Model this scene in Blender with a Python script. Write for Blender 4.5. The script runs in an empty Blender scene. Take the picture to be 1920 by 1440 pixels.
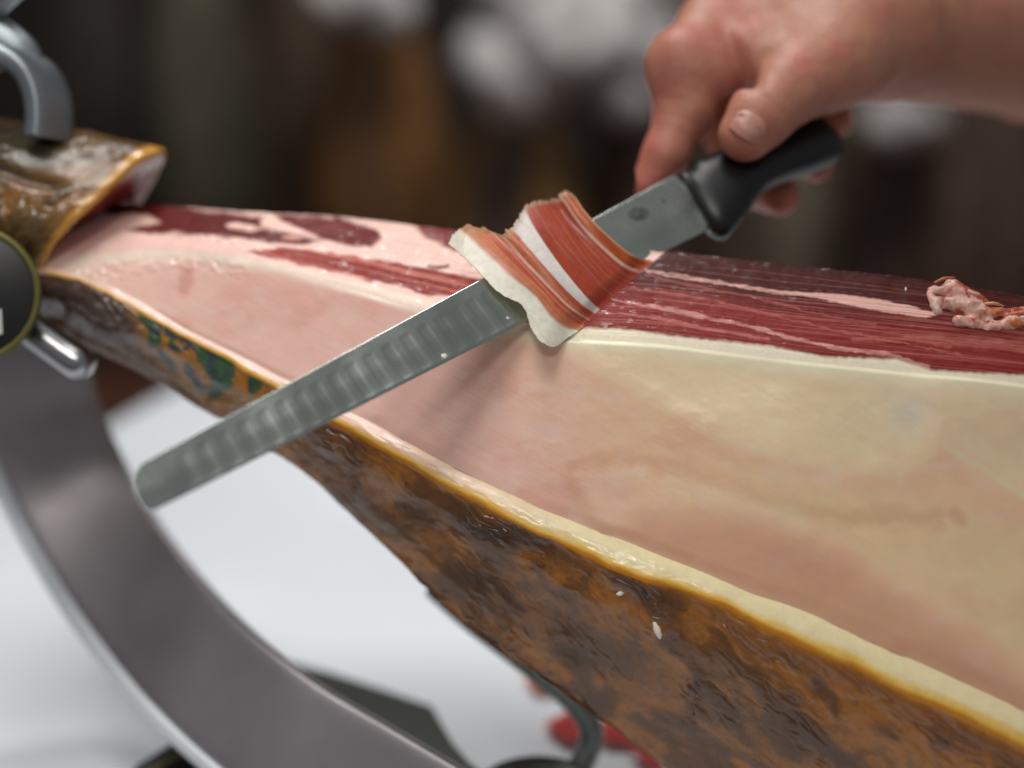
import bpy, math
import numpy as np
from mathutils import Vector

# ------------------------------------------------------------------ camera, light, exposure
sc = bpy.context.scene
COL = sc.collection
PITCH = math.radians(20.0)
CAM = np.array([0.0, 0.0, 1.27])
FWD = np.array([0.0, math.cos(PITCH), -math.sin(PITCH)])
UP = np.array([0.0, math.sin(PITCH), math.cos(PITCH)])
RIGHT = np.array([1.0, 0.0, 0.0])
KPX = 36.0 / 60.0 / 1920.0          # metres per photo pixel at one metre depth
TABLE_Z = 0.75

cd = bpy.data.cameras.new("camera")
cam = bpy.data.objects.new("camera", cd)
COL.objects.link(cam)
cam.location = CAM
cam.rotation_euler = (math.pi / 2 - PITCH, 0, 0)
cd.lens = 60.0
cd.sensor_width = 36.0
cd.clip_start = 0.02
cd.clip_end = 50
cd.dof.use_dof = True
cd.dof.focus_distance = 0.785
cd.dof.aperture_fstop = 1.6
cd.dof.aperture_blades = 7
sc.camera = cam

w = bpy.data.worlds.new("World")
sc.world = w
w.use_nodes = True
bgn = w.node_tree.nodes["Background"]
bgn.inputs[0].default_value = (0.97, 0.98, 1.0, 1)
bgn.inputs[1].default_value = 0.19

def area(name, loc, target, size, power, color, sizey=None, spread=180):
    ld = bpy.data.lights.new(name, 'AREA')
    ld.shape = 'RECTANGLE'
    ld.size = size
    ld.size_y = sizey or size
    ld.energy = power
    ld.color = color
    ld.spread = math.radians(spread)
    o = bpy.data.objects.new(name, ld)
    COL.objects.link(o)
    o.location = loc
    d = Vector(target) - Vector(loc)
    o.rotation_euler = d.to_track_quat('-Z', 'Y').to_euler()
    return o

sd_l = bpy.data.lights.new("spot_over_table", 'SPOT')
sd_l.energy = 64; sd_l.color = (1.0, 0.985, 0.95); sd_l.shadow_soft_size = 0.42
sd_l.spot_size = math.radians(33); sd_l.spot_blend = 0.2
sp_o = bpy.data.objects.new("spot_over_table", sd_l); COL.objects.link(sp_o)
sp_o.location = (-0.30, 0.68, 2.35)
sp_o.rotation_euler = (Vector((-0.15, 0.80, 0.90)) - Vector(sp_o.location)).to_track_quat('-Z', 'Y').to_euler()
area("lamp_behind_table", (-0.15, 1.55, 2.30), (-0.05, 0.80, 0.98), 0.36, 3.0, (1.0, 0.98, 0.96), 0.20, spread=110)
area("fill_over_hanging_hams", (0.3, 1.5, 2.9), (0.1, 2.5, 0.8), 0.8, 7.5, (1.0, 0.97, 0.94), 0.4, spread=80)  # unseen fill light added to brighten the hanging hams and rope
area("lamp_behind_camera", (-0.25, -0.55, 2.5), (0.0, 0.8, 0.95), 0.45, 1.5, (1.0, 0.96, 0.90), 0.30, spread=90)
sc.view_settings.view_transform = 'Standard'
sc.view_settings.look = 'None'
sc.view_settings.exposure = 0.0
sc.view_settings.gamma = 1.0
sc.cycles.use_denoising = True
sc.cycles.max_bounces = 8

# ------------------------------------------------------------------ helpers
def P(px, py, d):
    """photo pixel + depth along the optical axis -> world point (arrays allowed)"""
    px, py, d = np.broadcast_arrays(np.asarray(px, float), np.asarray(py, float), np.asarray(d, float))
    x = (px - 960) * KPX * d
    y = -(py - 720) * KPX * d
    return CAM + x[..., None] * RIGHT + y[..., None] * UP + d[..., None] * FWD

def proj(p):
    q = np.asarray(p) - CAM
    d = q @ FWD
    return 960 + (q @ RIGHT) / d / KPX, 720 - (q @ UP) / d / KPX, d

def on_plane(px, py, z):
    """world point where the sight line of a pixel meets the level z"""
    v = P(px, py, 1.0) - CAM
    t = (z - CAM[2]) / v[..., 2]
    return CAM + v * t[..., None]

def lin(c):
    c = np.asarray(c, float) / 255.0
    return np.where(c <= 0.04045, c / 12.92, ((c + 0.055) / 1.055) ** 2.4)

def sst(a, b, x):
    t = np.clip((x - a) / (b - a), 0, 1)
    return t * t * (3 - 2 * t)

def mixc(a, b, t):
    return a + (b - a) * np.asarray(t)[..., None]

def _hash(i, j, k, seed):
    n = (i.astype(np.int64) * 374761393 + j.astype(np.int64) * 668265263 + k.astype(np.int64) * 2147483647 + seed * 1274126177) & 0xFFFFFFFF
    n = ((n ^ (n >> 13)) * 1274126177) & 0xFFFFFFFF
    return ((n ^ (n >> 16)) & 0xFFFF) / 65535.0

def vnoise(x, y, z=None, seed=0):
    x, y = np.broadcast_arrays(np.asarray(x, float), np.asarray(y, float))
    if z is None:
        xi, yi = np.floor(x), np.floor(y)
        fx, fy = x - xi, y - yi
        fx, fy = fx * fx * (3 - 2 * fx), fy * fy * (3 - 2 * fy)
        o = np.zeros_like(xi)
        a = _hash(xi, yi, o, seed); b = _hash(xi + 1, yi, o, seed)
        c = _hash(xi, yi + 1, o, seed); d = _hash(xi + 1, yi + 1, o, seed)
        return (a * (1 - fx) + b * fx) * (1 - fy) + (c * (1 - fx) + d * fx) * fy
    z = np.asarray(z, float)
    zi = np.floor(z); fz = z - zi; fz = fz * fz * (3 - 2 * fz)
    xi, yi = np.floor(x), np.floor(y)
    fx, fy = x - xi, y - yi
    fx, fy = fx * fx * (3 - 2 * fx), fy * fy * (3 - 2 * fy)
    r = 0
    for dz, wz in ((0, 1 - fz), (1, fz)):
        a = _hash(xi, yi, zi + dz, seed); b = _hash(xi + 1, yi, zi + dz, seed)
        c = _hash(xi, yi + 1, zi + dz, seed); d = _hash(xi + 1, yi + 1, zi + dz, seed)
        r = r + wz * ((a * (1 - fx) + b * fx) * (1 - fy) + (c * (1 - fx) + d * fx) * fy)
    return r

def fbm(x, y, z=None, seed=0, oct=4, gain=0.5):
    s, a, t = 0.0, 1.0, 0.0
    f = 1.0
    for i in range(oct):
        s = s + a * vnoise(x * f, y * f, None if z is None else z * f, seed + i * 17)
        t += a
        a *= gain
        f *= 2.03
    return s / t

def interp(xs, ys, x):
    """smooth (cubic Hermite) interpolation; ys may be vectors"""
    xs = np.asarray(xs, float); ys = np.asarray(ys, float)
    m = np.zeros_like(ys)
    dx = np.diff(xs)
    sl = np.diff(ys, axis=0) / (dx if ys.ndim == 1 else dx[:, None])
    m[1:-1] = (sl[1:] + sl[:-1]) / 2
    m[0], m[-1] = sl[0], sl[-1]
    x = np.clip(np.asarray(x, float), xs[0], xs[-1])
    i = np.clip(np.searchsorted(xs, x, side='right') - 1, 0, len(xs) - 2)
    h = xs[i + 1] - xs[i]
    t = (x - xs[i]) / h
    if ys.ndim > 1:
        t = t[..., None]; h = h[..., None]
    t2, t3 = t * t, t * t * t
    return ys[i] * (2 * t3 - 3 * t2 + 1) + m[i] * h * (t3 - 2 * t2 + t) + ys[i + 1] * (3 * t2 - 2 * t3) + m[i + 1] * h * (t3 - t2)

def dist_poly(px, py, pts):
    """distance to a polyline"""
    best = np.full(np.shape(px), 1e9)
    for (x0, y0), (x1, y1) in zip(pts[:-1], pts[1:]):
        vx, vy = x1 - x0, y1 - y0
        t = np.clip(((px - x0) * vx + (py - y0) * vy) / (vx * vx + vy * vy + 1e-9), 0, 1)
        best = np.minimum(best, np.hypot(px - x0 - t * vx, py - y0 - t * vy))
    return best

def in_poly(px, py, pts):
    """signed distance: positive inside the polygon"""
    ins = np.zeros(np.shape(px), bool)
    n = len(pts)
    for i in range(n):
        x0, y0 = pts[i]; x1, y1 = pts[(i + 1) % n]
        c = ((y0 > py) != (y1 > py)) & (px < (x1 - x0) * (py - y0) / (y1 - y0 + 1e-12) + x0)
        ins ^= c
    d = dist_poly(px, py, list(pts) + [pts[0]])
    return np.where(ins, d, -d)

def mesh(name, verts, faces, mat, parent=None, colors=None, smooth=True, extra=None):
    """one mesh object; faces = (n,4) or (n,3) array or list of lists"""
    me = bpy.data.meshes.new(name)
    verts = np.asarray(verts, float).reshape(-1, 3)
    if isinstance(faces, np.ndarray):
        n, k = faces.shape
        me.vertices.add(len(verts))
        me.vertices.foreach_set("co", verts.astype(np.float32).ravel())
        me.loops.add(n * k)
        me.loops.foreach_set("vertex_index", faces.astype(np.int32).ravel())
        me.polygons.add(n)
        me.polygons.foreach_set("loop_start", np.arange(0, n * k, k, dtype=np.int32))
        me.update(calc_edges=True)
        me.validate()
    else:
        me.from_pydata([tuple(v) for v in verts], [], [list(f) for f in faces])
    if smooth:
        me.polygons.foreach_set("use_smooth", np.ones(len(me.polygons), bool))
    if colors is not None:
        c = np.ones((len(verts), 4), np.float32)
        c[:, :3] = np.clip(np.asarray(colors).reshape(-1, 3), 0, 1)
        a = me.attributes.new("Col", 'FLOAT_COLOR', 'POINT')
        a.data.foreach_set("color", c.ravel())
    for key, val in (extra or {}).items():
        a = me.attributes.new(key, 'FLOAT', 'POINT')
        a.data.foreach_set("value", np.asarray(val, np.float32).ravel())
    me.materials.append(mat)
    o = bpy.data.objects.new(name, me)
    COL.objects.link(o)
    if parent is not None:
        o.parent = parent
        o.matrix_parent_inverse = parent.matrix_world.inverted() if parent.type != 'EMPTY' else PINV[parent.name]
    return o

PINV = {}
def thing(name, loc, label, cat, group=None):
    o = bpy.data.objects.new(name, None)
    COL.objects.link(o)
    o.location = Vector(loc)
    o.empty_display_size = 0.02
    from mathutils import Matrix
    PINV[o.name] = Matrix.Translation(-Vector(loc))
    tag(o, label, cat, group)
    return o

def tag(o, label, cat, group=None):
    o["label"] = label
    o["category"] = cat
    if group:
        o["group"] = group
    return o

def grid_faces(nu, nv, wrap_v=False, flip=False):
    i, j = np.meshgrid(np.arange(nu - 1), np.arange(nv if wrap_v else nv - 1), indexing='ij')
    j2 = (j + 1) % nv
    f = np.stack([i * nv + j, (i + 1) * nv + j, (i + 1) * nv + j2, i * nv + j2], -1).reshape(-1, 4)
    return f[:, ::-1].copy() if flip else f

def grid_normals(V):
    du = np.gradient(V, axis=0); dv = np.gradient(V, axis=1)
    n = np.cross(du, dv)
    return n / (np.linalg.norm(n, axis=-1, keepdims=True) + 1e-12)

def sweep(path, rad, nseg=16, cap=True, n_path=60, flat=None):
    """tube along control points; rad scalar or per-point; returns verts, faces"""
    path = np.asarray(path, float)
    k = np.linspace(0, 1, len(path))
    t = np.linspace(0, 1, n_path)
    C = interp(k, path, t)
    R = interp(k, np.full(len(path), rad) if np.isscalar(rad) else np.asarray(rad, float), t)
    T = np.gradient(C, axis=0); T /= np.linalg.norm(T, axis=1, keepdims=True)
    ref = np.array([0.31, 0.5, 0.81]); n = np.cross(T[0], ref); n /= np.linalg.norm(n)
    V = []
    for i in range(n_path):
        n = n - T[i] * (n @ T[i]); n /= np.linalg.norm(n)
        b = np.cross(T[i], n)
        a = np.linspace(0, 2 * math.pi, nseg, endpoint=False)
        V.append(C[i] + R[i] * (np.cos(a)[:, None] * n + np.sin(a)[:, None] * b))
    V = np.array(V)
    faces = [list(f) for f in grid_faces(n_path, nseg, True)]
    vv = list(V.reshape(-1, 3))
    if cap:
        for row, flip in ((0, False), (n_path - 1, True)):
            c0 = len(vv); vv.append(C[row] + T[row] * R[row] * (0.35 if flip else -0.35))
            for j in range(nseg):
                q = [row * nseg + j, row * nseg + (j + 1) % nseg, c0]
                faces.append(q[::-1] if flip else q)
    return np.array(vv), faces

def frame_sweep(C, W, N, hw, ht, power=4, nseg=28, cap=True):
    """superellipse section swept along C with width axis W and thickness axis N"""
    a = np.linspace(0, 2 * math.pi, nseg, endpoint=False)
    ca, sa = np.cos(a), np.sin(a)
    x = np.sign(ca) * np.abs(ca) ** (2 / power); y = np.sign(sa) * np.abs(sa) ** (2 / power)
    V = C[:, None] + W[:, None] * (x[None, :, None] * hw[:, None, None]) + N[:, None] * (y[None, :, None] * ht[:, None, None])
    n = len(C)
    faces = [list(f) for f in grid_faces(n, nseg, True)]
    vv = V.reshape(-1, 3)
    if cap:
        faces.append(list(range(nseg)))
        faces.append(list(range((n - 1) * nseg, n * nseg))[::-1])
    return vv, faces

def surface_nets(F, origin, h):
    """naive surface nets; F < 0 inside"""
    nx, ny, nz = F.shape
    ins = F < 0
    cs = [(0, 0, 0), (1, 0, 0), (0, 1, 0), (1, 1, 0), (0, 0, 1), (1, 0, 1), (0, 1, 1), (1, 1, 1)]
    cnt = np.zeros((nx - 1, ny - 1, nz - 1), int)
    for a, b, c in cs:
        cnt += ins[a:nx - 1 + a, b:ny - 1 + b, c:nz - 1 + c]
    act = (cnt > 0) & (cnt < 8)
    I = np.argwhere(act)
    idx = -np.ones(act.shape, int)
    idx[act] = np.arange(len(I))
    pos = np.zeros((len(I), 3)); num = np.zeros(len(I))
    vals = [F[I[:, 0] + a, I[:, 1] + b, I[:, 2] + c] for a, b, c in cs]
    for e in [(0, 1), (2, 3), (4, 5), (6, 7), (0, 2), (1, 3), (4, 6), (5, 7), (0, 4), (1, 5), (2, 6), (3, 7)]:
        v0, v1 = vals[e[0]], vals[e[1]]
        m = (v0 < 0) != (v1 < 0)
        t = np.where(m, v0 / np.where(m, v0 - v1, 1), 0)
        p0, p1 = np.array(cs[e[0]], float), np.array(cs[e[1]], float)
        pos += np.where(m[:, None], p0 + t[:, None] * (p1 - p0), 0)
        num += m
    V = origin + h * (I + pos / num[:, None])
    faces = []
    for ax in range(3):
        o1, o2 = [(1, 2), (2, 0), (0, 1)][ax]
        sl0 = [slice(None)] * 3; sl1 = [slice(None)] * 3
        sl0[ax] = slice(0, -1); sl1[ax] = slice(1, None)
        ch = ins[tuple(sl0)] != ins[tuple(sl1)]
        E = np.argwhere(ch)
        E = E[(E[:, o1] > 0) & (E[:, o2] > 0) & (E[:, o1] < F.shape[o1] - 1) & (E[:, o2] < F.shape[o2] - 1)]
        s = ins[E[:, 0], E[:, 1], E[:, 2]]
        q = []
        for d1, d2 in ((-1, -1), (0, -1), (0, 0), (-1, 0)):
            c = E.copy(); c[:, o1] += d1; c[:, o2] += d2
            q.append(idx[c[:, 0], c[:, 1], c[:, 2]])
        q = np.stack(q, 1)
        q[~s] = q[~s][:, ::-1]
        faces.append(q)
    f = np.concatenate(faces)
    return V, f[(f >= 0).all(1)]

def cone(X, a, b, r0, r1):
    a, b = np.asarray(a), np.asarray(b)
    ab = b - a
    t = np.clip(((X - a) @ ab) / (ab @ ab), 0, 1)
    return np.linalg.norm(X - a - t[..., None] * ab, axis=-1) - (r0 + (r1 - r0) * t)

def smin(a, b, k):
    h = np.clip(0.5 + 0.5 * (b - a) / k, 0, 1)
    return b + (a - b) * h - k * h * (1 - h)

def sdf_mesh(func, lo, hi, h, q=4):
    """evaluate a distance function only near its surface, then mesh it"""
    nc = [int(math.ceil((hi[i] - lo[i]) / (h * q))) for i in range(3)]
    ax = [lo[i] + h * q * (np.arange(nc[i]) + 0.5) - 0.5 * h for i in range(3)]
    G = np.stack(np.meshgrid(*ax, indexing='ij'), -1)
    C = func(G.reshape(-1, 3)).reshape(nc)
    F = C.repeat(q, 0).repeat(q, 1).repeat(q, 2)
    m = (np.abs(C) < h * q * 1.3 + 0.002).repeat(q, 0).repeat(q, 1).repeat(q, 2)
    I = np.argwhere(m)
    F[m] = func(np.asarray(lo) + h * I)
    return surface_nets(F, np.asarray(lo), h)

def field(lo, hi, h):
    ax = [np.arange(lo[i], hi[i] + h, h) for i in range(3)]
    return np.stack(np.meshgrid(*ax, indexing='ij'), -1), np.array([a[0] for a in ax])

# ------------------------------------------------------------------ materials
def material(name, color=(0.5, 0.5, 0.5), rough=0.5, metal=0.0, attr=False, sss=0.0, sss_r=(0.004, 0.002, 0.001),
             spec=0.5, coat=0.0, coat_r=0.15, vary=0.0, vscale=40, bumps=(), rough_vary=0.0, rscale=60, aniso=None, wet=0.0, trans=0.0):
    m = bpy.data.materials.new(name)
    m.use_nodes = True
    nt = m.node_tree; N = nt.nodes; L = nt.links
    b = N["Principled BSDF"]
    b.inputs["Roughness"].default_value = rough
    b.inputs["Metallic"].default_value = metal
    b.inputs["Specular IOR Level"].default_value = spec
    b.inputs["Coat Weight"].default_value = coat
    b.inputs["Coat Roughness"].default_value = coat_r
    if sss:
        b.inputs["Subsurface Weight"].default_value = sss
        b.inputs["Subsurface Radius"].default_value = tuple(r / sss_r[0] for r in sss_r)
        b.inputs["Subsurface Scale"].default_value = sss_r[0]
    tc = N.new("ShaderNodeTexCoord")
    def noise(scale, detail=4, stretch=None):
        n = N.new("ShaderNodeTexNoise")
        n.inputs["Scale"].default_value = scale
        n.inputs["Detail"].default_value = detail
        if stretch:
            mp = N.new("ShaderNodeMapping")
            mp.inputs["Rotation"].default_value = stretch[1]
            mp.inputs["Scale"].default_value = stretch[0]
            L.new(tc.outputs["Object"], mp.inputs["Vector"])
            L.new(mp.outputs["Vector"], n.inputs["Vector"])
        else:
            L.new(tc.outputs["Object"], n.inputs["Vector"])
        return n
    if attr:
        a = N.new("ShaderNodeAttribute"); a.attribute_name = "Col"
        csrc = a.outputs["Color"]
    else:
        r = N.new("ShaderNodeRGB"); r.outputs[0].default_value = (*color, 1)
        csrc = r.outputs[0]
    if vary:
        n = noise(vscale)
        mr = N.new("ShaderNodeMapRange")
        mr.inputs["From Min"].default_value = 0.3; mr.inputs["From Max"].default_value = 0.7
        mr.inputs["To Min"].default_value = 1 - vary; mr.inputs["To Max"].default_value = 1 + vary
        L.new(n.outputs["Fac"], mr.inputs["Value"])
        mx = N.new("ShaderNodeVectorMath"); mx.operation = 'SCALE'
        L.new(csrc, mx.inputs[0]); L.new(mr.outputs[0], mx.inputs["Scale"])
        csrc = mx.outputs[0]
    L.new(csrc, b.inputs["Base Color"])
    if rough_vary:
        n = noise(rscale)
        mr = N.new("ShaderNodeMapRange")
        mr.inputs["From Min"].default_value = 0.35; mr.inputs["From Max"].default_value = 0.65
        mr.inputs["To Min"].default_value = max(0.03, rough - rough_vary); mr.inputs["To Max"].default_value = min(1, rough + rough_vary)
        L.new(n.outputs["Fac"], mr.inputs["Value"]); L.new(mr.outputs[0], b.inputs["Roughness"])
    if wet:
        aw = N.new("ShaderNodeAttribute"); aw.attribute_name = "Wet"
        mw = N.new("ShaderNodeMix"); mw.data_type = 'FLOAT'
        mw.inputs["B"].default_value = wet
        src = b.inputs["Roughness"].links
        if src: L.new(src[0].from_socket, mw.inputs["A"])
        else: mw.inputs["A"].default_value = rough
        L.new(aw.outputs["Fac"], mw.inputs["Factor"]); L.new(mw.outputs["Result"], b.inputs["Roughness"])
        mc = N.new("ShaderNodeMapRange"); mc.inputs["To Min"].default_value = coat; mc.inputs["To Max"].default_value = 1.0
        L.new(aw.outputs["Fac"], mc.inputs["Value"]); L.new(mc.outputs[0], b.inputs["Coat Weight"])
    prev = None
    for bp in bumps:
        sc_, strength, dist = bp[:3]
        n = noise(sc_, 5, bp[3] if len(bp) > 3 else None)
        bu = N.new("ShaderNodeBump")
        bu.inputs["Strength"].default_value = strength
        bu.inputs["Distance"].default_value = dist
        L.new(n.outputs["Fac"], bu.inputs["Height"])
        if prev is not None:
            L.new(prev, bu.inputs["Normal"])
        prev = bu.outputs["Normal"]
    if prev is not None:
        L.new(prev, b.inputs["Normal"])
        if coat or wet:
            L.new(prev, b.inputs["Coat Normal"])
    if trans:
        tr = N.new("ShaderNodeBsdfTranslucent"); ms = N.new("ShaderNodeMixShader")
        ms.inputs[0].default_value = trans
        L.new(csrc, tr.inputs["Color"])
        L.new(b.outputs[0], ms.inputs[1]); L.new(tr.outputs[0], ms.inputs[2])
        L.new(ms.outputs[0], N["Material Output"].inputs["Surface"])
    if aniso:
        b.inputs["Anisotropic"].default_value = aniso
    return m

M_LEAN = material("cured_lean_meat", attr=True, wet=0.14, rough=0.5, spec=0.16, sss=0.12, sss_r=(0.0025, 0.0008, 0.0006), vary=0.05, vscale=500,
                  rough_vary=0.12, rscale=160, bumps=((420, 0.16, 0.0006), (1600, 0.12, 0.0002)))
M_FAT = material("cured_fat", attr=True, wet=0.12, rough=0.40, spec=0.4, coat=0.10, coat_r=0.14, sss=0.5, sss_r=(0.006, 0.003, 0.0018), vary=0.03, vscale=90,
                 rough_vary=0.10, rscale=60, bumps=((70, 0.18, 0.0010), (260, 0.10, 0.0008), (900, 0.12, 0.0003)))
M_RIM = material("rim_fat", attr=True, rough=0.27, spec=0.55, sss=0.3, sss_r=(0.004, 0.002, 0.001), vary=0.05, vscale=150,
                 rough_vary=0.1, rscale=120, bumps=((90, 0.3, 0.0012), (500, 0.15, 0.0004)))
M_RIND = material("oily_rind", attr=True, rough=0.30, spec=0.5, coat=0.4, coat_r=0.14, vary=0.10, vscale=260, rough_vary=0.14, rscale=90,
                  bumps=((60, 0.22, 0.0020), (380, 0.14, 0.0006)))
M_CUFF = material("shank_skin", attr=True, rough=0.24, spec=0.5, sss=0.1, vary=0.10, vscale=70, rough_vary=0.12, rscale=60,
                  bumps=((45, 0.3, 0.002), (330, 0.3, 0.0006)))
M_SLICE = material("thin_ham_slice", attr=True, rough=0.36, spec=0.45, trans=0.26, sss_r=(0.002, 0.0009, 0.0006), vary=0.08, vscale=400,
                   rough_vary=0.1, rscale=150, bumps=((400, 0.08, 0.0004),))
M_BONE = material("bone_tissue", attr=True, rough=0.3, spec=0.5, sss=0.3, vary=0.15, vscale=300, bumps=((400, 0.5, 0.001),))
M_CRUMB = material("fat_crumb", color=lin((232, 220, 205)), rough=0.35, sss=0.2, vary=0.05)
M_SKIN = material("skin", attr=True, rough=0.46, spec=0.4, sss=0.22, sss_r=(0.006, 0.002, 0.0012), vary=0.07, vscale=120,
                  bumps=((1100, 0.35, 0.0005), (300, 0.35, 0.0012)))
M_NAIL = material("nail", color=lin((204, 146, 128)), rough=0.33, spec=0.5, sss=0.15, vary=0.03)
M_BLADE = material("satin_steel", attr=True, rough=0.25, metal=1.0, vary=0.06, vscale=35, rough_vary=0.06, rscale=30)
M_HANDLE = material("black_plastic", color=lin((17, 18, 21)), rough=0.33, spec=0.5, vary=0.1, vscale=200, bumps=((1500, 0.15, 0.0002),))
M_STEEL = material("polished_steel", color=(0.42, 0.42, 0.43), rough=0.2, metal=1.0, vary=0.06, vscale=30, rough_vary=0.06, rscale=25)
M_BAR = material("brushed_bar", color=(0.36, 0.33, 0.345), rough=0.5, metal=1.0, vary=0.22, vscale=7, rough_vary=0.05, rscale=15)
M_EDGE_SHEEN = material("pale_edge_sheen", color=lin((214, 218, 224)), rough=0.35, metal=0.2, vary=0.03)  # pale colour in place of the cloth mirrored in the bar's edge
M_CLAMP = material("clamp_steel", color=(0.36, 0.40, 0.42), rough=0.42, metal=1.0, vary=0.06, vscale=40)
M_PLATE = material("dark_base_metal", color=lin((74, 76, 72)), rough=0.45, metal=0.3, vary=0.08, vscale=12)
M_REST = material("grey_rest_metal", color=(0.30, 0.35, 0.33), rough=0.4, metal=0.7, vary=0.06, vscale=30)
M_BLACK = material("black_enamel", color=lin((14, 14, 15)), rough=0.35, vary=0.1)
M_OLIVE = material("brass_rim", color=lin((110, 104, 52)), rough=0.4, metal=0.35, vary=0.08)
M_WHITE = material("white_print", color=lin((205, 205, 200)), rough=0.5, vary=0.03)
M_CLOTH = material("white_tablecloth", color=lin((236, 242, 248)), rough=0.75, spec=0.2, vary=0.025, vscale=5, bumps=((7, 0.25, 0.02), (900, 0.15, 0.0004)))
M_RED = material("red_print", color=lin((178, 34, 34)), rough=0.6, vary=0.08)
M_ORANGE = material("orange_print", color=lin((226, 120, 80)), rough=0.6, vary=0.08)
M_WOOD = material("table_wood", color=lin((96, 66, 46)), rough=0.6, vary=0.2, vscale=8)
M_FLOOR = material("floor_tile", color=lin((120, 76, 58)), rough=0.6, vary=0.12, vscale=3)
M_WALL = material("dark_wall", color=lin((46, 40, 36)), rough=0.8, vary=0.3, vscale=2)
M_HANG = material("hanging_rind", attr=True, rough=0.5, spec=0.3, vary=0.25, vscale=14, bumps=((40, 0.4, 0.004),))
M_ROPE = material("white_rope", color=lin((186, 182, 180)), rough=0.8, vary=0.08, vscale=60, bumps=((200, 0.6, 0.002),))

# ------------------------------------------------------------------ setting
def quad_sheet(name, pts, mat):
    return mesh(name, pts, [[0, 1, 2, 3]], mat, smooth=False)
fl = quad_sheet("floor", [(-4, -2, 0), (4, -2, 0), (4, 4.2, 0), (-4, 4.2, 0)], M_FLOOR); fl["kind"] = "structure"
wl = quad_sheet("wall", [(-4, 3.6, 0), (4, 3.6, 0), (4, 3.6, 3), (-4, 3.6, 3)], M_WALL); wl["kind"] = "structure"

# ------------------------------------------------------------------ table with cloth
e0 = on_plane(190, 797, TABLE_Z); e1 = on_plane(330, 718, TABLE_Z)
ed = (e1 - e0); ed[2] = 0; ed /= np.linalg.norm(ed)            # direction of the table's far edge
en = np.array([ed[1], -ed[0], 0.0])                            # towards the camera side
c00 = e0 - ed * 0.75; c10 = e0 + ed * 0.30
c01 = c00 + en * 1.50; c11 = c10 + en * 1.50
tb = thing("table", (*((c00 + c11) / 2)[:2], 0.0), "wooden table under the white tablecloth, below the carved ham", "table")
def slab(poly, z0, z1):
    n = len(poly)
    v = [(*p[:2], z0) for p in poly] + [(*p[:2], z1) for p in poly]
    f = [list(range(n))[::-1], list(range(n, 2 * n))] + [[i, (i + 1) % n, n + (i + 1) % n, n + i] for i in range(n)]
    return v, f
ins_ = [c00 + (ed + en) * .01, c10 + (-ed + en) * .01, c11 + (-ed - en) * .01, c01 + (ed - en) * .01]
mesh("tabletop", *slab(ins_, TABLE_Z - 0.035, TABLE_Z - 0.004), M_WOOD, tb, smooth=False)
for q, (sx, sy) in zip(ins_, ((1, 1), (-1, 1), (-1, -1), (1, -1))):
    b = q + ed * sx * .05 + en * sy * .05
    mesh("leg", *slab([b - ed * .025 - en * .025, b + ed * .025 - en * .025, b + ed * .025 + en * .025, b - ed * .025 + en * .025], 0.0, TABLE_Z - 0.036), M_WOOD, tb, smooth=False)
# the cloth: a sheet over the top that drops 12 cm over each edge, with soft folds
n1, n2 = 150, 110
A_, B_ = np.meshgrid(np.linspace(-0.12, 1.05 + 0.12, n1), np.linspace(-0.12, 1.50 + 0.12, n2), indexing='ij')
ac, bc = np.clip(A_, 0, 1.05), np.clip(B_, 0, 1.50)
drop = np.maximum(np.abs(A_ - ac), np.abs(B_ - bc))
V = c00 + ed * (ac + 0.004 * np.sign(A_ - ac))[..., None] + en * (bc + 0.004 * np.sign(B_ - bc))[..., None]
wav = 0.004 * (fbm(A_ * 5 + B_ * 2, B_ * 4, seed=3, oct=3) - 0.5)
V[..., 2] = TABLE_Z + np.where(drop > 0, 0, np.clip(wav, -0.003, 0.004)) - drop
V += (np.where(drop > 0.01, 1, 0) * 0.012 * np.sin(A_ * 40 + B_ * 40))[..., None] * np.array([0, 0, 0.0])
cloth = mesh("tablecloth", V.reshape(-1, 3), grid_faces(n1, n2, flip=True), M_CLOTH)
tag(cloth, "white tablecloth with red printed marks under the ham stand", "tablecloth")
def print_mark(pts, mat, z):
    p = on_plane(np.array([q[0] for q in pts]), np.array([q[1] for q in pts]), z)
    o = mesh("printed_mark", p, [list(range(len(pts)))], mat, cloth, smooth=False)
    return o
for k, pts in enumerate([[(988, 1262), (1030, 1268), (1060, 1292), (1000, 1290)],
                         [(1026, 1362), (1075, 1336), (1110, 1345), (1100, 1384), (1060, 1388)],
                         [(1128, 1350), (1165, 1362), (1230, 1392), (1130, 1388)],
                         [(1170, 1395), (1215, 1400), (1260, 1450), (1220, 1440)]]):
    if k != 3:
        print_mark([(x - 8, y - 5) for x, y in pts], M_ORANGE, TABLE_Z + 0.0045)
    print_mark(pts, M_RED if k else M_ORANGE, TABLE_Z + 0.0062)

# ------------------------------------------------------------------ cured ham
ham = thing("cured_ham", (0.0, 0.80, TABLE_Z + 0.05), "large carved cured ham leg with red cut face, pale fat and brown rind", "ham")
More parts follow.
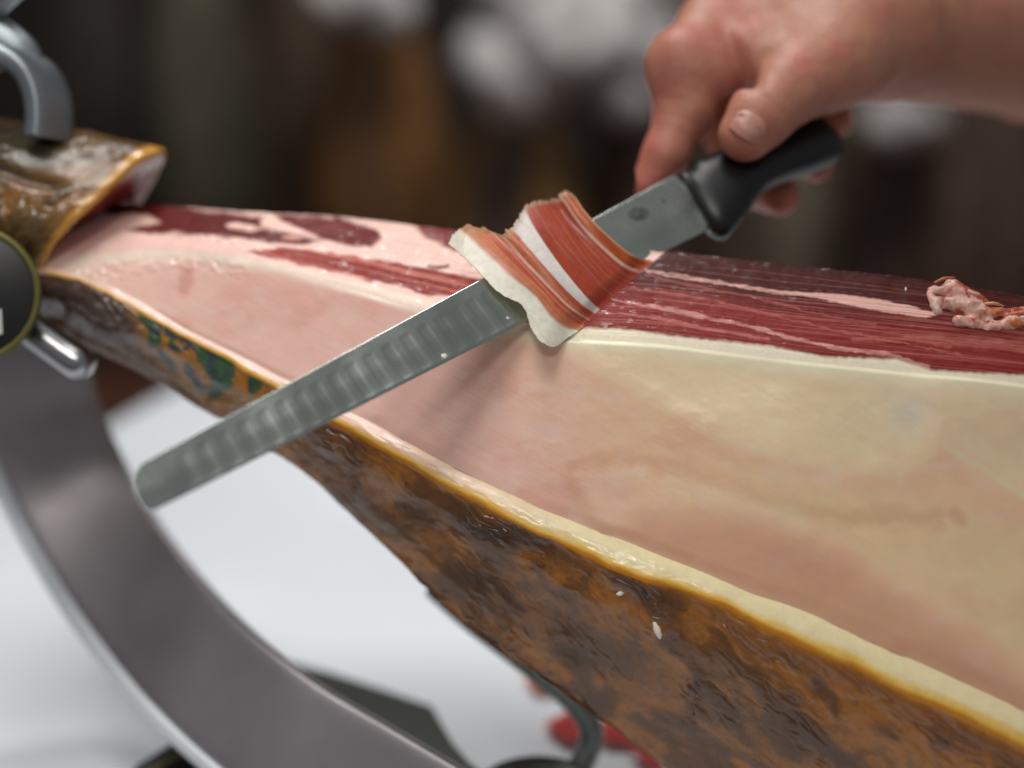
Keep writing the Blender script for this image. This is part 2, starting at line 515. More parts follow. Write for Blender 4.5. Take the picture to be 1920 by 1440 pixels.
#            far edge of the cut     near edge of the cut    top of rim            foot of rim           lower outline
ST = [((40, 395, .900), (10, 465, .872), (0, 495, .868), (-4, 508, .866), (-80, 610, .885)),
      ((200, 382, .895), (120, 476, .862), (120, 505, .858), (116, 518, .856), (50, 600, .880)),
      ((320, 387, .885), (300, 462, .850), (240, 556, .846), (234, 570, .844), (150, 645, .875)),
      ((450, 397, .876), (450, 480, .838), (390, 638, .834), (383, 654, .832), (290, 716, .866)),
      ((620, 406, .866), (620, 526, .826), (545, 716, .822), (535, 737, .820), (430, 797, .855)),
      ((830, 429, .852), (830, 588, .808), (705, 798, .806), (690, 834, .803), (560, 884, .845)),
      ((1030, 455, .838), (1050, 630, .792), (905, 900, .790), (890, 940, .786), (690, 1000, .835)),
      ((1230, 473, .826), (1240, 643, .785), (1130, 1000, .780), (1115, 1054, .775), (860, 1165, .825)),
      ((1450, 498, .815), (1460, 670, .778), (1350, 1086, .770), (1335, 1134, .765), (1040, 1295, .815)),
      ((1650, 519, .806), (1690, 694, .771), (1600, 1188, .762), (1588, 1252, .756), (1260, 1460, .810)),
      ((1850, 548, .798), (1920, 717, .764), (1920, 1334, .752), (1905, 1402, .746), (1560, 1700, .810)),
      ((2100, 600, .790), (2200, 765, .757), (2300, 1490, .745), (2285, 1575, .740), (1950, 2000, .810)),
      ((2350, 720, .795), (2450, 900, .765), (2600, 1620, .748), (2590, 1690, .745), (2350, 2130, .820))]
ST = np.array(ST)
PW = P(ST[..., 0], ST[..., 1], ST[..., 2])            # 13 x 5 x 3 world points
ks = np.arange(len(ST), dtype=float)
NU = 1150
uu = np.linspace(0, len(ST) - 1, NU)
cA, cB, cC, cC2, cE = [interp(ks, PW[:, i], uu) for i in range(5)]
# the trimmed edge of the rind is not even
rj = (fbm(uu * 2.2, uu * 0, seed=151, oct=2) - .5)[:, None]; rj2 = (fbm(uu * 3.1, uu * 0, seed=157, oct=2) - .5)[:, None]
rdir = (cC2 - cC) / np.linalg.norm(cC2 - cC, axis=1, keepdims=True)
cC = cC + rdir * rj * .0022; cC2 = cC2 + rdir * rj2 * .0030
# underside and back: two more curves well behind the outline
pG = P(ST[:, 4, 0] + 150, ST[:, 4, 1] - 70, ST[:, 4, 2] + 0.055)
pH = P(ST[:, 0, 0] + 20, ST[:, 0, 1] + 150, ST[:, 0, 2] + 0.050)
cG, cH = interp(ks, pG, uu), interp(ks, pH, uu)
rad = interp([0, 2, 3, 4, 5, 6, 12], [.010, .012, .007, .0045, .0035, .003, .003], uu)[:, None]
def unit(v): return v / np.linalg.norm(v, axis=-1, keepdims=True)
B1 = cB + unit(cA - cB) * rad
B2 = cB + unit(cC - cB) * rad * 1.2
MID = 0.25 * B1 + 0.5 * cB + 0.25 * B2

# cut line of the knife over the top face, in photo pixels (near -> far)
CUT0, CUT1 = np.array([1062., 634.]), np.array([1228., 490.])
def right_of_cut(px, py):
    d = CUT1 - CUT0; d = d / np.linalg.norm(d)
    return (px - CUT0[0]) * (-d[1]) - (py - CUT0[1]) * (-d[0])

def wet_patch(px, py, specks=1.0):
    w_ = 1 - sst(14, 40, dist_poly(px, py, [(170, 495), (240, 478), (310, 468), (380, 466), (440, 478)]) + 24 * (fbm(px / 14, py / 12, seed=91, oct=3) - .5))
    w_ = np.maximum(w_, sst(.68, .76, fbm(px / 16, py / 6, seed=93, oct=3)) * .6 * specks)
    return w_
# ---- lean face
NV = 230
vv = np.linspace(0, 1, NV)
vs = vv / 0.94
lead = cA[:, None] + (B1 - cA)[:, None] * np.clip(vs, 0, 1)[None, :, None]
tb_ = np.clip((vv - 0.94) / 0.06, 0, 1)[None, :, None] * 0.5
bez = (1 - tb_) ** 2 * B1[:, None] + 2 * tb_ * (1 - tb_) * cB[:, None] + tb_ ** 2 * B2[:, None]
TOP = np.where((vv < 0.94)[None, :, None], lead, bez)
nrm = grid_normals(TOP)
if (nrm[..., 2].mean()) < 0: nrm = -nrm
px, py, dd = proj(TOP)
U2, V2 = np.broadcast_to((uu * 0.04)[:, None], px.shape), np.broadcast_to(vv[None], px.shape)
jag = (fbm(px / 9, py / 9, seed=5, oct=3) - 0.5)
soft = 5 * (fbm(px / 25, py / 12, seed=8, oct=3) - 0.5)
LEAN_N, LEAN_F = lin((134, 40, 36)), lin((76, 25, 24))
LEAN_D = lin((94, 24, 22))
FATP, FATW = lin((242, 200, 188)), lin((248, 236, 210))
# fibre coordinate: lines that follow the length of the leg
Vm = V2 + 0.018 * (fbm(U2 * 18, V2 * 3, seed=21, oct=3) - 0.5)
fib = fbm(U2 * 30, Vm * 70, seed=31, oct=3)
fib2 = fbm(U2 * 110, Vm * 150, seed=35, oct=3, gain=.7)
# right of the cut
c = mixc(np.broadcast_to(LEAN_F, px.shape + (3,)), LEAN_N, sst(0.30, 0.62, V2 + 0.2 * (fib - 0.5)))
c = c * (0.80 + 0.40 * fib)[..., None] * (0.84 + 0.32 * fib2)[..., None]
c = mixc(c, lin((196, 116, 104)), sst(.56, .74, fbm(U2 * 24, Vm * 95, seed=38, oct=2)) * .38 * sst(.12, .4, V2))
rnd = np.random.RandomState(4)
sm_n = vnoise(px / 46, py / 200, seed=77); sm_m = fbm(px / 18, py / 5, seed=79, oct=3)
def seam(c, pts, wd, col, feather=2.0, px=px, py=py, j=5.0):
    d = dist_poly(px, py + j * jag + 3 * (sm_m - .5), pts)
    w2 = wd * (.35 + 1.3 * sm_n)
    return mixc(c, col, (1 - sst(w2, w2 + feather * (.6 + sm_n), d)) * np.clip(.10 + 1.1 * sm_m, 0, 1))
for k in range(70):                                         # thin marbling threads
    v0 = rnd.uniform(0.06, 0.9); ua = rnd.uniform(0.27, 0.52); ln = rnd.uniform(0.025, 0.12)
    slope = rnd.uniform(-0.5, 0.25)
    vl = v0 + slope * (U2 - ua) + 0.05 * (vnoise(U2 * 22, U2 * 0 + k, seed=70 + k) - 0.5)
    wd = rnd.uniform(0.0006, 0.0022)
    m = (1 - sst(wd, wd * 2.4, np.abs(V2 - vl))) * sst(ua, ua + .012, U2) * (1 - sst(ua + ln, ua + ln + .02, U2))
    c = mixc(c, lin((214, 140, 130)), m * rnd.uniform(0.10, 0.42))
c = seam(c, [(1190, 505), (1237, 517), (1310, 529), (1380, 540), (1446, 550), (1500, 556)], 2.0, lin((226, 176, 164)))
dd_ = in_poly(px, py + 3 * jag, [(1440, 548), (1500, 553), (1580, 557), (1660, 567), (1720, 582), (1760, 592), (1735, 600), (1680, 592), (1610, 580), (1540, 565), (1480, 556)])
c = mixc(c, lin((230, 180, 168)), sst(-2, 2.5, dd_ + 5 * (fib - .5)))
c = seam(c, [(1120, 560), (1175, 571), (1258, 585), (1340, 603), (1413, 617), (1480, 637), (1580, 659), (1663, 668), (1740, 690)], 1.7, lin((218, 160, 148)), 3)
c = seam(c, [(1090, 583), (1133, 590), (1237, 601), (1330, 622), (1440, 640)], 1.4, lin((196, 116, 108)))
c = seam(c, [(1210, 520), (1300, 541), (1400, 558), (1520, 590), (1640, 612)], 0.7, lin((168, 86, 82)))
c = seam(c, [(1150, 538), (1215, 549), (1330, 566), (1450, 596), (1560, 622), (1700, 650), (1800, 668)], 1.0, lin((180, 96, 90)))
c = seam(c, [(1700, 636), (1800, 644), (1900, 650), (2000, 660)], 1.5, lin((176, 100, 90)), 14)
c = seam(c, [(1600, 640), (1720, 640), (1780, 655)], 1, lin((180, 96, 84)), 6)
bx = np.interp(px, [1060, 1180, 1280, 1447, 1547, 1680, 1747, 1920, 2300], [612, 618, 631, 649, 667, 673, 691, 702, 740])
c = mixc(c, FATW, sst(-3, 4, py - bx - 3 + 3 * jag))
# far rim of the cut is dried and darker
c = mixc(c, lin((72, 28, 24)), (1 - sst(0.03, 0.22, V2 + 0.10 * (fib - .5))) * 0.75)
right_c = c
# left of the cut
c = np.broadcast_to(FATP, px.shape + (3,)) * (0.93 + 0.14 * fbm(px / 40, py / 18, seed=44))[..., None]
c = mixc(c, lin((240, 214, 206)), sst(0.6, 0.8, fbm(px / 60, py / 12, seed=47)) * 0.6)
wpx = 22 * (fbm(px / 34, py / 20, seed=48, oct=3) - .5); wpy = 12 * (fbm(px / 30, py / 16, seed=49, oct=3) - .5)
def patch(c, pts, col, e=2.5, amp=1.0):
    return mixc(c, col, sst(-e * 1.8, e * 1.8, 5 * (fib - .5) + in_poly(px + amp * (wpx + 5 * jag), py + amp * (wpy + 3 * jag), pts)))
lean_l = LEAN_D * (0.8 + 0.4 * fib)[..., None]
lean_w = mixc(lin((136, 40, 35)) * np.ones_like(px)[..., None], lin((200, 116, 98)), sst(0.56, 0.70, fbm(U2 * 20, Vm * 60, seed=52, oct=2)) * 0.8)
c = patch(c, [(180, 372), (300, 378), (383, 392), (433, 400), (493, 405), (490, 425), (560, 440), (607, 452), (550, 459), (467, 449), (400, 442), (333, 440), (270, 436), (230, 428), (300, 414), (280, 402), (190, 402)], lean_l, 3)  # dark lean; its arm below the cuff paints in the cuff's shadow
c = patch(c, [(505, 400), (633, 408), (690, 422), (716, 448), (694, 462), (633, 458), (587, 442), (533, 418)], lin((108, 30, 28)) * (0.85 + 0.3 * fib)[..., None], 2)
c = patch(c, [(420, 420), (450, 418), (492, 427), (470, 432), (430, 428)], FATP, 2)
c = patch(c, [(525, 444), (545, 438), (562, 443), (545, 450)], lin((214, 150, 138)), 2)
c = patch(c, [(760, 418), (880, 428), (1060, 452), (1060, 500), (900, 470), (850, 468), (812, 450)], lin((124, 34, 30)) * (0.8 + 0.4 * fib)[..., None], 3)
c = patch(c, [(460, 471), (533, 466), (600, 471), (733, 492), (833, 509), (910, 524), (1080, 570), (1080, 640), (850, 558), (800, 553), (717, 530), (617, 509), (540, 490)], lean_w, 2)
c = seam(c, [(803, 497), (815, 503), (840, 499)], 1.6, lin((90, 50, 46)), 2)
ex = np.interp(px, [300, 433, 533, 613, 717, 817, 950, 1080], [470, 478, 490, 511, 535, 559, 590, 622])
c = mixc(c, lin((246, 220, 202)), sst(-2, 5, py - ex - 4 + 3 * jag))
left_c = c
rc = right_of_cut(px, py)
isr = sst(-1.5, 1.5, rc)
topc = mixc(left_c, right_c, isr)
hgt = 0.0016 * sst(-4, 4, rc) + 0.0005 * (fib - 0.5) + 0.0006 * (fbm(px / 30, py / 14, seed=61) - 0.5)
hgt = hgt + 0.0010 * (fbm(px / 9, py / 7, seed=95, oct=3) - .5) * (1 - sst(20, 50, dist_poly(px, py, [(170, 495), (240, 478), (310, 468), (380, 466), (440, 478)])))
hgt = hgt + 0.0012 * (1 - sst(0, 0.04, V2)) * (fbm(U2 * 200, V2 * 4, seed=64) - 0.3)      # ragged far rim
TOPd = TOP + nrm * (hgt * (1 - sst(.84, .995, V2)))[..., None]
mesh("lean_face", TOPd.reshape(-1, 3), grid_faces(NU, NV), M_LEAN, ham, colors=topc, extra={'Wet': wet_patch(px, py, .8)})

# ---- fat face
NF = 220
vf = np.linspace(0, 1, NF)
tb2 = (0.5 + 0.5 * np.clip(vf / 0.05, 0, 1))[None, :, None]
bez2 = (1 - tb2) ** 2 * B1[:, None] + 2 * tb2 * (1 - tb2) * cB[:, None] + tb2 ** 2 * B2[:, None]
ff = np.clip((vf - 0.05) / 0.95, 0, 1)
FAT = np.where((vf < 0.05)[None, :, None], bez2, B2[:, None] + (cC - B2)[:, None] * ff[None, :, None])
nf = grid_normals(FAT)
if (nf @ FWD).mean() > 0: nf = -nf
px, py, dd = proj(FAT)
Uf, Vf = np.broadcast_to((uu * 0.04)[:, None], px.shape), np.broadcast_to(vf[None], px.shape)
n1_ = fbm(px / 130, py / 80, seed=101); n2_ = fbm(px / 40, py / 25, seed=103); n3_ = fbm(px / 260, py / 160, seed=107, oct=3)
pink, beige, cream, green, rose = lin((250, 202, 188)), lin((248, 208, 168)), lin((252, 230, 190)), lin((232, 224, 184)), lin((234, 174, 156))
t_r = sst(800, 1250, px - 0.25 * (py - 700))
c = mixc(np.broadcast_to(pink, px.shape + (3,)), beige, np.clip(t_r * (0.6 + 0.6 * n1_), 0, 1))
c = mixc(c, rose, sst(0.50, 0.72, n1_) * 0.40)
c = mixc(c, lin((250, 222, 208)), sst(0.52, 0.75, n2_) * 0.3)
F1 = [(1040, 600), (1075, 665), (1200, 735), (1350, 825), (1560, 882), (1680, 890), (1745, 850), (1764, 780), (1752, 700), (1752, 600)]
s1 = in_poly(px + 8 * (n2_ - .5), py + 10 * (n2_ - .5), F1)
c = mixc(c, mixc(cream * np.ones_like(px)[..., None], green, sst(1380, 1620, px) * sst(670, 760, py) * 0.5), sst(-24, 40, s1) * 0.72)  # up-facing facet lighter: cream fat, with light put into its colour
c = mixc(c, lin((214, 206, 190)), np.exp(-(((px - 1705) / 42) ** 2 + ((py - 775) / 40) ** 2)) * 0.6)
F2 = [(1765, 720), (1768, 830), (1850, 880), (1960, 960), (2200, 1100), (2200, 700)]
c = mixc(c, green, sst(-20, 20, in_poly(px, py, F2)) * 0.5)
F3 = [(1040, 930), (1160, 880), (1420, 950), (1560, 1010), (1720, 1110), (1900, 1230), (2100, 1340), (2100, 1040), (1800, 960), (1560, 915), (1300, 850)]
c = mixc(c, lin((238, 214, 168)), sst(-25, 30, in_poly(px + 20 * (n2_ - .5), py, F3)) * sst(1250, 1500, px) * 0.6)
F4 = [(1120, 1000), (1200, 950), (1420, 960), (1560, 1020), (1720, 1118), (1900, 1238), (2100, 1350), (2100, 1500), (1500, 1200)]
c = mixc(c, lin((218, 160, 132)), sst(-20, 60, in_poly(px, py + 8 * (n2_ - .5), F4)) * 0.65)  # lower facet darker: pink fat, with its shade put into the colour
def fseam(c, pts, wd, col, f, a, j=6):
    return mixc(c, col, (1 - sst(wd, wd + f, dist_poly(px + j * (n2_ - .5), py + j * (n2_ - .5), pts))) * a)
c = fseam(c, [(1075, 665), (1200, 735), (1350, 825), (1560, 882), (1680, 892), (1745, 852), (1764, 780), (1756, 720)], 1, lin((240, 226, 190)), 12, 0.28)
c = fseam(c, [(1765, 835), (1850, 885), (1960, 962)], 1, lin((236, 228, 190)), 10, 0.5)
c = fseam(c, [(1130, 1000), (1075, 920), (1075, 875), (1110, 855), (1170, 860), (1260, 880), (1380, 915), (1480, 945), (1570, 965), (1760, 970)], 2, lin((205, 140, 96)), 26, 0.28, 40)
c = fseam(c, [(1260, 900), (1380, 945), (1450, 955), (1490, 975)], 2, lin((244, 232, 200)), 40, 0.25, 30)
c = fseam(c, [(352, 500), (348, 522), (345, 545)], 2, lin((190, 108, 96)), 18, 0.38, 16)
c = fseam(c, [(385, 590), (440, 570)], 1, lin((244, 214, 206)), 5, 0.5)
c = fseam(c, [(1790, 965), (1800, 975)], 4, lin((196, 120, 90)), 18, 0.3)
for k in range(26):                                           # small veins and stains
    x0, y0 = rnd.uniform(450, 1800), rnd.uniform(560, 1150)
    a = rnd.uniform(0.2, 0.9)
    ln = rnd.uniform(20, 80)
    c = fseam(c, [(x0, y0), (x0 + ln * math.cos(a), y0 + ln * math.sin(a))], 1, lin((212, 140, 120)), rnd.uniform(8, 20), 0.07, 30)
c = mixc(c, lin((254, 238, 206)), (1 - sst(0.03, 0.12, Vf + 0.03 * (n2_ - .5))) * sst(700, 1100, px))
c = mixc(c, lin((248, 222, 204)), (1 - sst(0.01, 0.05, Vf + 0.02 * (n2_ - .5))) * (1 - sst(700, 1100, px)))
# fine knife marks that run along the leg, one family left, one right of the blade
saw = np.sin((px * 0.49 - py * 0.87) * 0.62 + 6 * n3_) * sst(0.45, 0.6, n1_) * (1 - sst(1200, 1450, px))
strk = fbm((px * .87 + py * .49) / 240, (-px * .49 + py * .87) / 17, seed=111, oct=3)
c = c * (.988 + .024 * strk)[..., None]
h = 0.00010 * (strk - .5) + 0.00001 * saw + 0.0016 * (n3_ - 0.5) + 0.0008 * (n1_ - 0.5)
ridge = lambda pts, wd: np.exp(-np.sqrt(dist_poly(px, py, pts) ** 2 + 16 ** 2) / wd)
h = h + 0.0022 * ridge([(1075, 665), (1200, 735), (1350, 825), (1560, 882), (1680, 890), (1745, 850), (1764, 780), (1756, 730)], 90)   # strokes of the knife meet in low ridges
h = h + 0.0022 * ridge([(1766, 835), (1850, 882), (1960, 962), (2200, 1100)], 80)
h = h + 0.0028 * ridge([(1200, 950), (1420, 958), (1560, 1018), (1720, 1116), (1900, 1236), (2100, 1348)], 110)
h = h + 0.0016 * (fbm(px / 10, py / 8, seed=96, oct=3) - .5) * (1 - sst(16, 50, dist_poly(px, py, [(150, 500), (240, 482), (310, 474), (380, 472), (440, 482)])))
h = h * sst(0, 0.04, Vf) * (1 - sst(0.93, 1, Vf))
mesh("fat_face", (FAT + nf * h[..., None]).reshape(-1, 3), grid_faces(NU, NF), M_FAT, ham, colors=c * (1 + 0.007 * saw)[..., None], extra={'Wet': wet_patch(px, py, .15)})

# ---- rim of fat along the rind
NR = 40
vr = np.linspace(0, 1, NR)
RIM = cC[:, None] + (cC2 - cC)[:, None] * vr[None, :, None]
nr = grid_normals(RIM)
if (nr @ FWD).mean() > 0: nr = -nr
px, py, dd = proj(RIM)
Ur, Vr = np.broadcast_to((uu * 0.04)[:, None], px.shape), np.broadcast_to(vr[None], px.shape)
rn = fbm(Ur * 90, Vr * 3, seed=201); rn2 = fbm(Ur * 400, Vr * 6, seed=205)
wdt = np.linalg.norm(cC2 - cC, axis=1)[:, None]
h = wdt * 0.16 * np.sin(np.pi * np.clip(Vr, 0, 1)) ** 0.7 + 0.0010 * (rn - 0.5) * np.sin(np.pi * Vr) + 0.0002 * (rn2 - .5) * np.sin(np.pi * Vr)
tl = sst(600, 1200, px)
base = mixc(lin((246, 204, 188)) * np.ones_like(px)[..., None], lin((254, 236, 190)), tl)
c = mixc(base, lin((248, 200, 90)), sst(0.48, 0.84, Vr + 0.25 * (rn - .5)))
c = mixc(c, lin((206, 132, 20)), sst(0.77, 0.95, Vr + 0.2 * (rn - .5)))
c = mixc(c, lin((160, 96, 70)), (1 - sst(0.0, 0.09, Vr + 0.1 * (rn2 - .5))) * sst(0.5, 0.75, rn) * 0.8)
mesh("fat_rim", (RIM + nr * h[..., None]).reshape(-1, 3), grid_faces(NU, NR), M_RIM, ham, colors=c)

# ---- rind: from the rim round the underside and up the back
NS = 300
sect = np.stack([cC2, 0.62 * cC2 + 0.38 * cE - FWD * 0.006, 0.22 * cC2 + 0.78 * cE + FWD * 0.002, cE + FWD * 0.008, cG, cH, cA], 1)
kv = np.array([0, 0.30, 0.58, 0.66, 0.80, 0.92, 1.0])
vr = np.linspace(0, 1, NS)
RIN = np.stack([interp(kv, sect[i], vr) for i in range(NU)])
nn = grid_normals(RIN)
px, py, dd = proj(RIN)
cen = RIN.mean(axis=1, keepdims=True)
if ((RIN - cen) * nn).sum(-1).mean() < 0: nn = -nn
Ur = np.broadcast_to((uu * 0.04)[:, None], px.shape)
S = np.broadcast_to(vr[None], px.shape) * 0.30
wq = 40 * (fbm(px / 120, py / 120, seed=300, oct=3) - 0.5)
th_ = 0.66 + 0.25 * (fbm(px / 300, py / 300, seed=299, oct=2) - .5)
qa = px * math.cos(.66) + py * math.sin(.66) + wq
qb = -px * math.sin(.66) + py * math.cos(.66) + wq * .8 + 14 * (fbm(px / 45, py / 45, seed=298, oct=2) - .5)
r1 = fbm(qa / 80, qb / 36, seed=301, oct=5, gain=.55)
r2 = fbm(qa / 24, qb / 10, seed=311, oct=4, gain=.6)
r3 = fbm(qa / 170, qb / 75, seed=321, oct=4)
gold, brown, dark, plum, grey = lin((164, 102, 34)), lin((110, 68, 28)), lin((58, 37, 20)), lin((98, 62, 40)), lin((150, 122, 106))
c = mixc(gold * np.ones_like(px)[..., None], brown, sst(0.36, 0.58, r1))
c = mixc(c, lin((156, 98, 46)), sst(0.52, 0.68, r2) * 0.45)
c = mixc(c, plum, sst(0.53, 0.68, r3) * 0.45)
c = mixc(c, dark, sst(0.53, 0.66, r1 * 0.65 + r2 * 0.35) * 0.45)
c = mixc(c, dark, sst(0.60, 0.72, r2) * 0.3)
c = mixc(c, lin((214, 138, 24)), 1 - sst(0.0, 0.022, np.broadcast_to(vr[None], px.shape) + 0.012 * (r2 - .5)))      # golden cut edge
c = mixc(c, lin((150, 88, 24)), (1 - sst(0.02, 0.09, np.broadcast_to(vr[None], px.shape) + 0.06 * (r1 - .5))) * 0.7)
# dark scuffed patches
for cx, cy, sx, sy, a, am in ((960, 1010, 90, 22, .25, .9), (1110, 1210, 130, 40, .5, .75), (1180, 1090, 70, 24, .6, .6), (1060, 1290, 80, 14, .5, .8), (900, 1080, 60, 14, .5, .5), (1500, 1400, 200, 40, .5, .4)):
    ca, sa = math.cos(a), math.sin(a)
    qx = (px - cx) * ca + (py - cy) * sa + 60 * (r1 - .5); qy = -(px - cx) * sa + (py - cy) * ca + 50 * (r2 - .5)
    c = mixc(c, lin((66, 44, 30)), np.clip(1.3 * np.exp(-((qx / sx) ** 2 + (qy / sy) ** 2)), 0, 1) * am)
# pale sheen painted into the colour, low along the left outline
e_ = dist_poly(px, py, [(540, 850), (600, 900), (680, 970), (740, 1030)])
c = mixc(c, grey, (1 - sst(8, 34, e_ + 40 * (r2 - .5))) * sst(.42, .58, r1 * .5 + r2 * .5) * 0.8)
# torn dark skin below the cuff
c = mixc(c, lin((74, 60, 56)), (1 - sst(40, 90, dist_poly(px, py, [(70, 510), (150, 545), (215, 590)]) + 60 * (r1 - .5))) * 0.85)
c = mixc(c, lin((92, 60, 36)), (1 - sst(30, 70, dist_poly(px, py, [(60, 580), (180, 640), (300, 715)]) + 40 * (r1 - .5))) * 0.6)
# green inspection stamp
gi = fbm(px / 16, py / 13, seed=333, oct=3)
green_ink = mixc(lin((22, 92, 56)) * np.ones_like(px)[..., None], lin((20, 66, 76)), sst(.4, .6, fbm(px / 22, py / 22, seed=339, oct=2)))
ring = np.abs(np.hypot((px - 340) * .92 + (py - 640) * .4, (py - 642) * 1.3 - (px - 340) * .25) - 17)
ink = (1 - sst(4, 9, ring + 6 * (gi - .5)))
for pts, wd in (([(322, 622), (360, 640), (400, 662), (432, 676)], 9), ([(375, 655), (395, 690), (420, 720)], 12), ([(425, 680), (415, 715), (400, 740)], 9),
                ([(268, 585), (288, 612), (290, 640)], 9), ([(480, 708), (470, 730)], 8), ([(395, 680), (430, 700)], 8), ([(350, 690), (380, 730)], 6), ([(300, 660), (325, 690)], 4)):
    ink = np.maximum(ink, 1 - sst(wd, wd + 6, dist_poly(px, py, pts) + 12 * (gi - .5)))
ink = ink * (vr[None] < .62)
c = mixc(c, lin((196, 134, 44)), sst(-30, 20, in_poly(px, py, [(255, 580), (500, 712), (480, 770), (400, 770), (270, 650)])) * (vr[None] < .6) * 0.55)
c = mixc(c, green_ink, np.clip(ink, 0, 1) * 0.92)
r5 = fbm(qa / 50, qb / 4.5, seed=361, oct=2)
c = c * (.90 + .20 * r5)[..., None]
crs = (1 - np.abs(2 * fbm(qa / 60, qb / 15, seed=351, oct=3) - 1)) ** 6
h = 0.0010 * (r1 - .5) + 0.00025 * (r2 - .5) + 0.0045 * (r3 - .5) - 0.0012 * crs * sst(.48, .62, r3)
h = h * sst(0, 0.03, vr)[None] * (1 - sst(.97, 1, vr))[None]
mesh("rind", (RIN + nn * h[..., None]).reshape(-1, 3), grid_faces(NU, NS), M_RIND, ham, colors=c)
# butt end of the leg (outside the picture): closes the body
end = np.concatenate([TOP[-1, ::8], FAT[-1, ::8][1:], RIM[-1, ::6][1:], RIN[-1, ::8][1:-1]])
cc = end.mean(0) + RIGHT * 0.02
mesh("butt_end", np.vstack([end, cc]), [[i, (i + 1) % len(end), len(end)] for i in range(len(end))], M_RIND, ham, colors=np.tile(lin((120, 60, 40)), (len(end) + 1, 1)))

# ---- cuff of uncut skin on the shank
th = np.array([0, 45, 80, 110, 140, 180, 225, 270, 315, 360.])
R0 = [(-250, 160, .905), (-250, 215, .865), (-250, 300, .855), (-250, 370, .856), (-250, 430, .868), (-260, 480, .90), (-250, 440, .935), (-250, 330, .945), (-250, 220, .935)]
R1 = [(10, 219, .900), (0, 262, .866), (-10, 335, .852), (-20, 410, .850), (-30, 490, .860), (-50, 590, .890), (20, 540, .925), (60, 400, .938), (40, 270, .925)]
R2 = [(170, 248, .893), (130, 288, .866), (70, 352, .852), (40, 415, .850), (20, 490, .858), (10, 600, .885), (90, 540, .915), (150, 400, .930), (190, 290, .915)]
R3 = [(303, 283, .886), (255, 300, .866), (186, 362, .853), (128, 420, .849), (86, 476, .854), (60, 590, .880), (150, 540, .910), (250, 400, .925), (300, 310, .908)]
rings = [np.array(r + [r[0]]) for r in (R0, R1, R2, R3)]
NT, NL = 220, 170
tt = np.linspace(0, 360, NT, endpoint=False)
def per(r):
    k2 = np.concatenate([th[-3:-1] - 360, th, th[1:3] + 360]); r2 = np.vstack([r[-3:-1], r, r[1:3]])
    return interp(k2, P(r2[:, 0], r2[:, 1], r2[:, 2]), tt)
RG = np.stack([per(r) for r in rings])
lk = np.array([0, .5, .78, 1.0])
ll = np.linspace(0, 1, NL)
OUT = interp(lk, RG.reshape(4, -1), ll).reshape(NL, NT, 3)
ax_end = OUT[-1].mean(0)
cn = grid_normals(OUT)
if ((OUT - OUT.mean(1, keepdims=True)) * cn).sum(-1).mean() < 0: cn = -cn
L2, T2 = np.meshgrid(ll, tt / 360, indexing='ij')
ang = T2 * 2 * np.pi
q1 = fbm(L2 * 5, np.cos(ang) * 2 + 7, np.sin(ang) * 2 + 7, seed=401, oct=4); q2 = fbm(L2 * 16, np.cos(ang) * 6 + 9, np.sin(ang) * 6 + 9, seed=405, oct=4)
crease = np.exp(-((T2 * 360 - 72 - 14 * (L2 - .6)) / 5) ** 2) * sst(.2, .5, L2) * (1 - sst(.8, .93, L2))
OUT = OUT + cn * (0.006 * (q1 - .5) + 0.0010 * (q2 - .5) - 0.0035 * crease)[..., None]
roll = []
endr, en_ = OUT[-1], cn[-1]
axd = unit((OUT[-1] - OUT[-6]).mean(0))
for a, inw in ((0.0012, 0.0012), (0.0015, 0.003), (0.0005, 0.0055), (-0.002, 0.0075), (-0.005, 0.011), (-0.007, 0.018), (-0.008, 0.028)):
    roll.append(endr + axd * a - en_ * inw)
ALL = np.concatenate([OUT, np.array(roll)])
px, py, dd = proj(ALL)
tan_, umb, dk = lin((142, 98, 46)), lin((96, 72, 40)), lin((64, 48, 34))
c = mixc(tan_ * np.ones_like(px)[..., None], umb, np.concatenate([sst(.35, .6, q1), np.zeros((7, NT))]))
c[:NL] = mixc(c[:NL], dk, np.clip(sst(.56, .72, q2) * .7 + crease * .6, 0, 1))
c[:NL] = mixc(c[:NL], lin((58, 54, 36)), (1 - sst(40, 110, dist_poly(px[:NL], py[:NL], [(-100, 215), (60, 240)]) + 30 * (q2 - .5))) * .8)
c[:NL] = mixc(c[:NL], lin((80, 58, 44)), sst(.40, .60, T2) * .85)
c[:NL] = mixc(c[:NL], lin((208, 150, 60)), sst(.955, .99, L2) * .9)
for i, cl in enumerate([(222, 166, 70), (206, 140, 62), (170, 84, 44), (176, 110, 96), (196, 140, 126), (150, 66, 56), (104, 40, 36)]):
    tip = sst(.72, 1.0, 1 - np.minimum(tt, 360 - tt) / 180)
    c[NL + i] = mixc(lin(cl) * np.ones((NT, 1)), lin((214, 186, 178)), tip * (1 if 2 <= i <= 4 else 0))
mesh("shank_cuff", ALL.reshape(-1, 3), grid_faces(len(ALL), NT, True), M_CUFF, ham, colors=c)

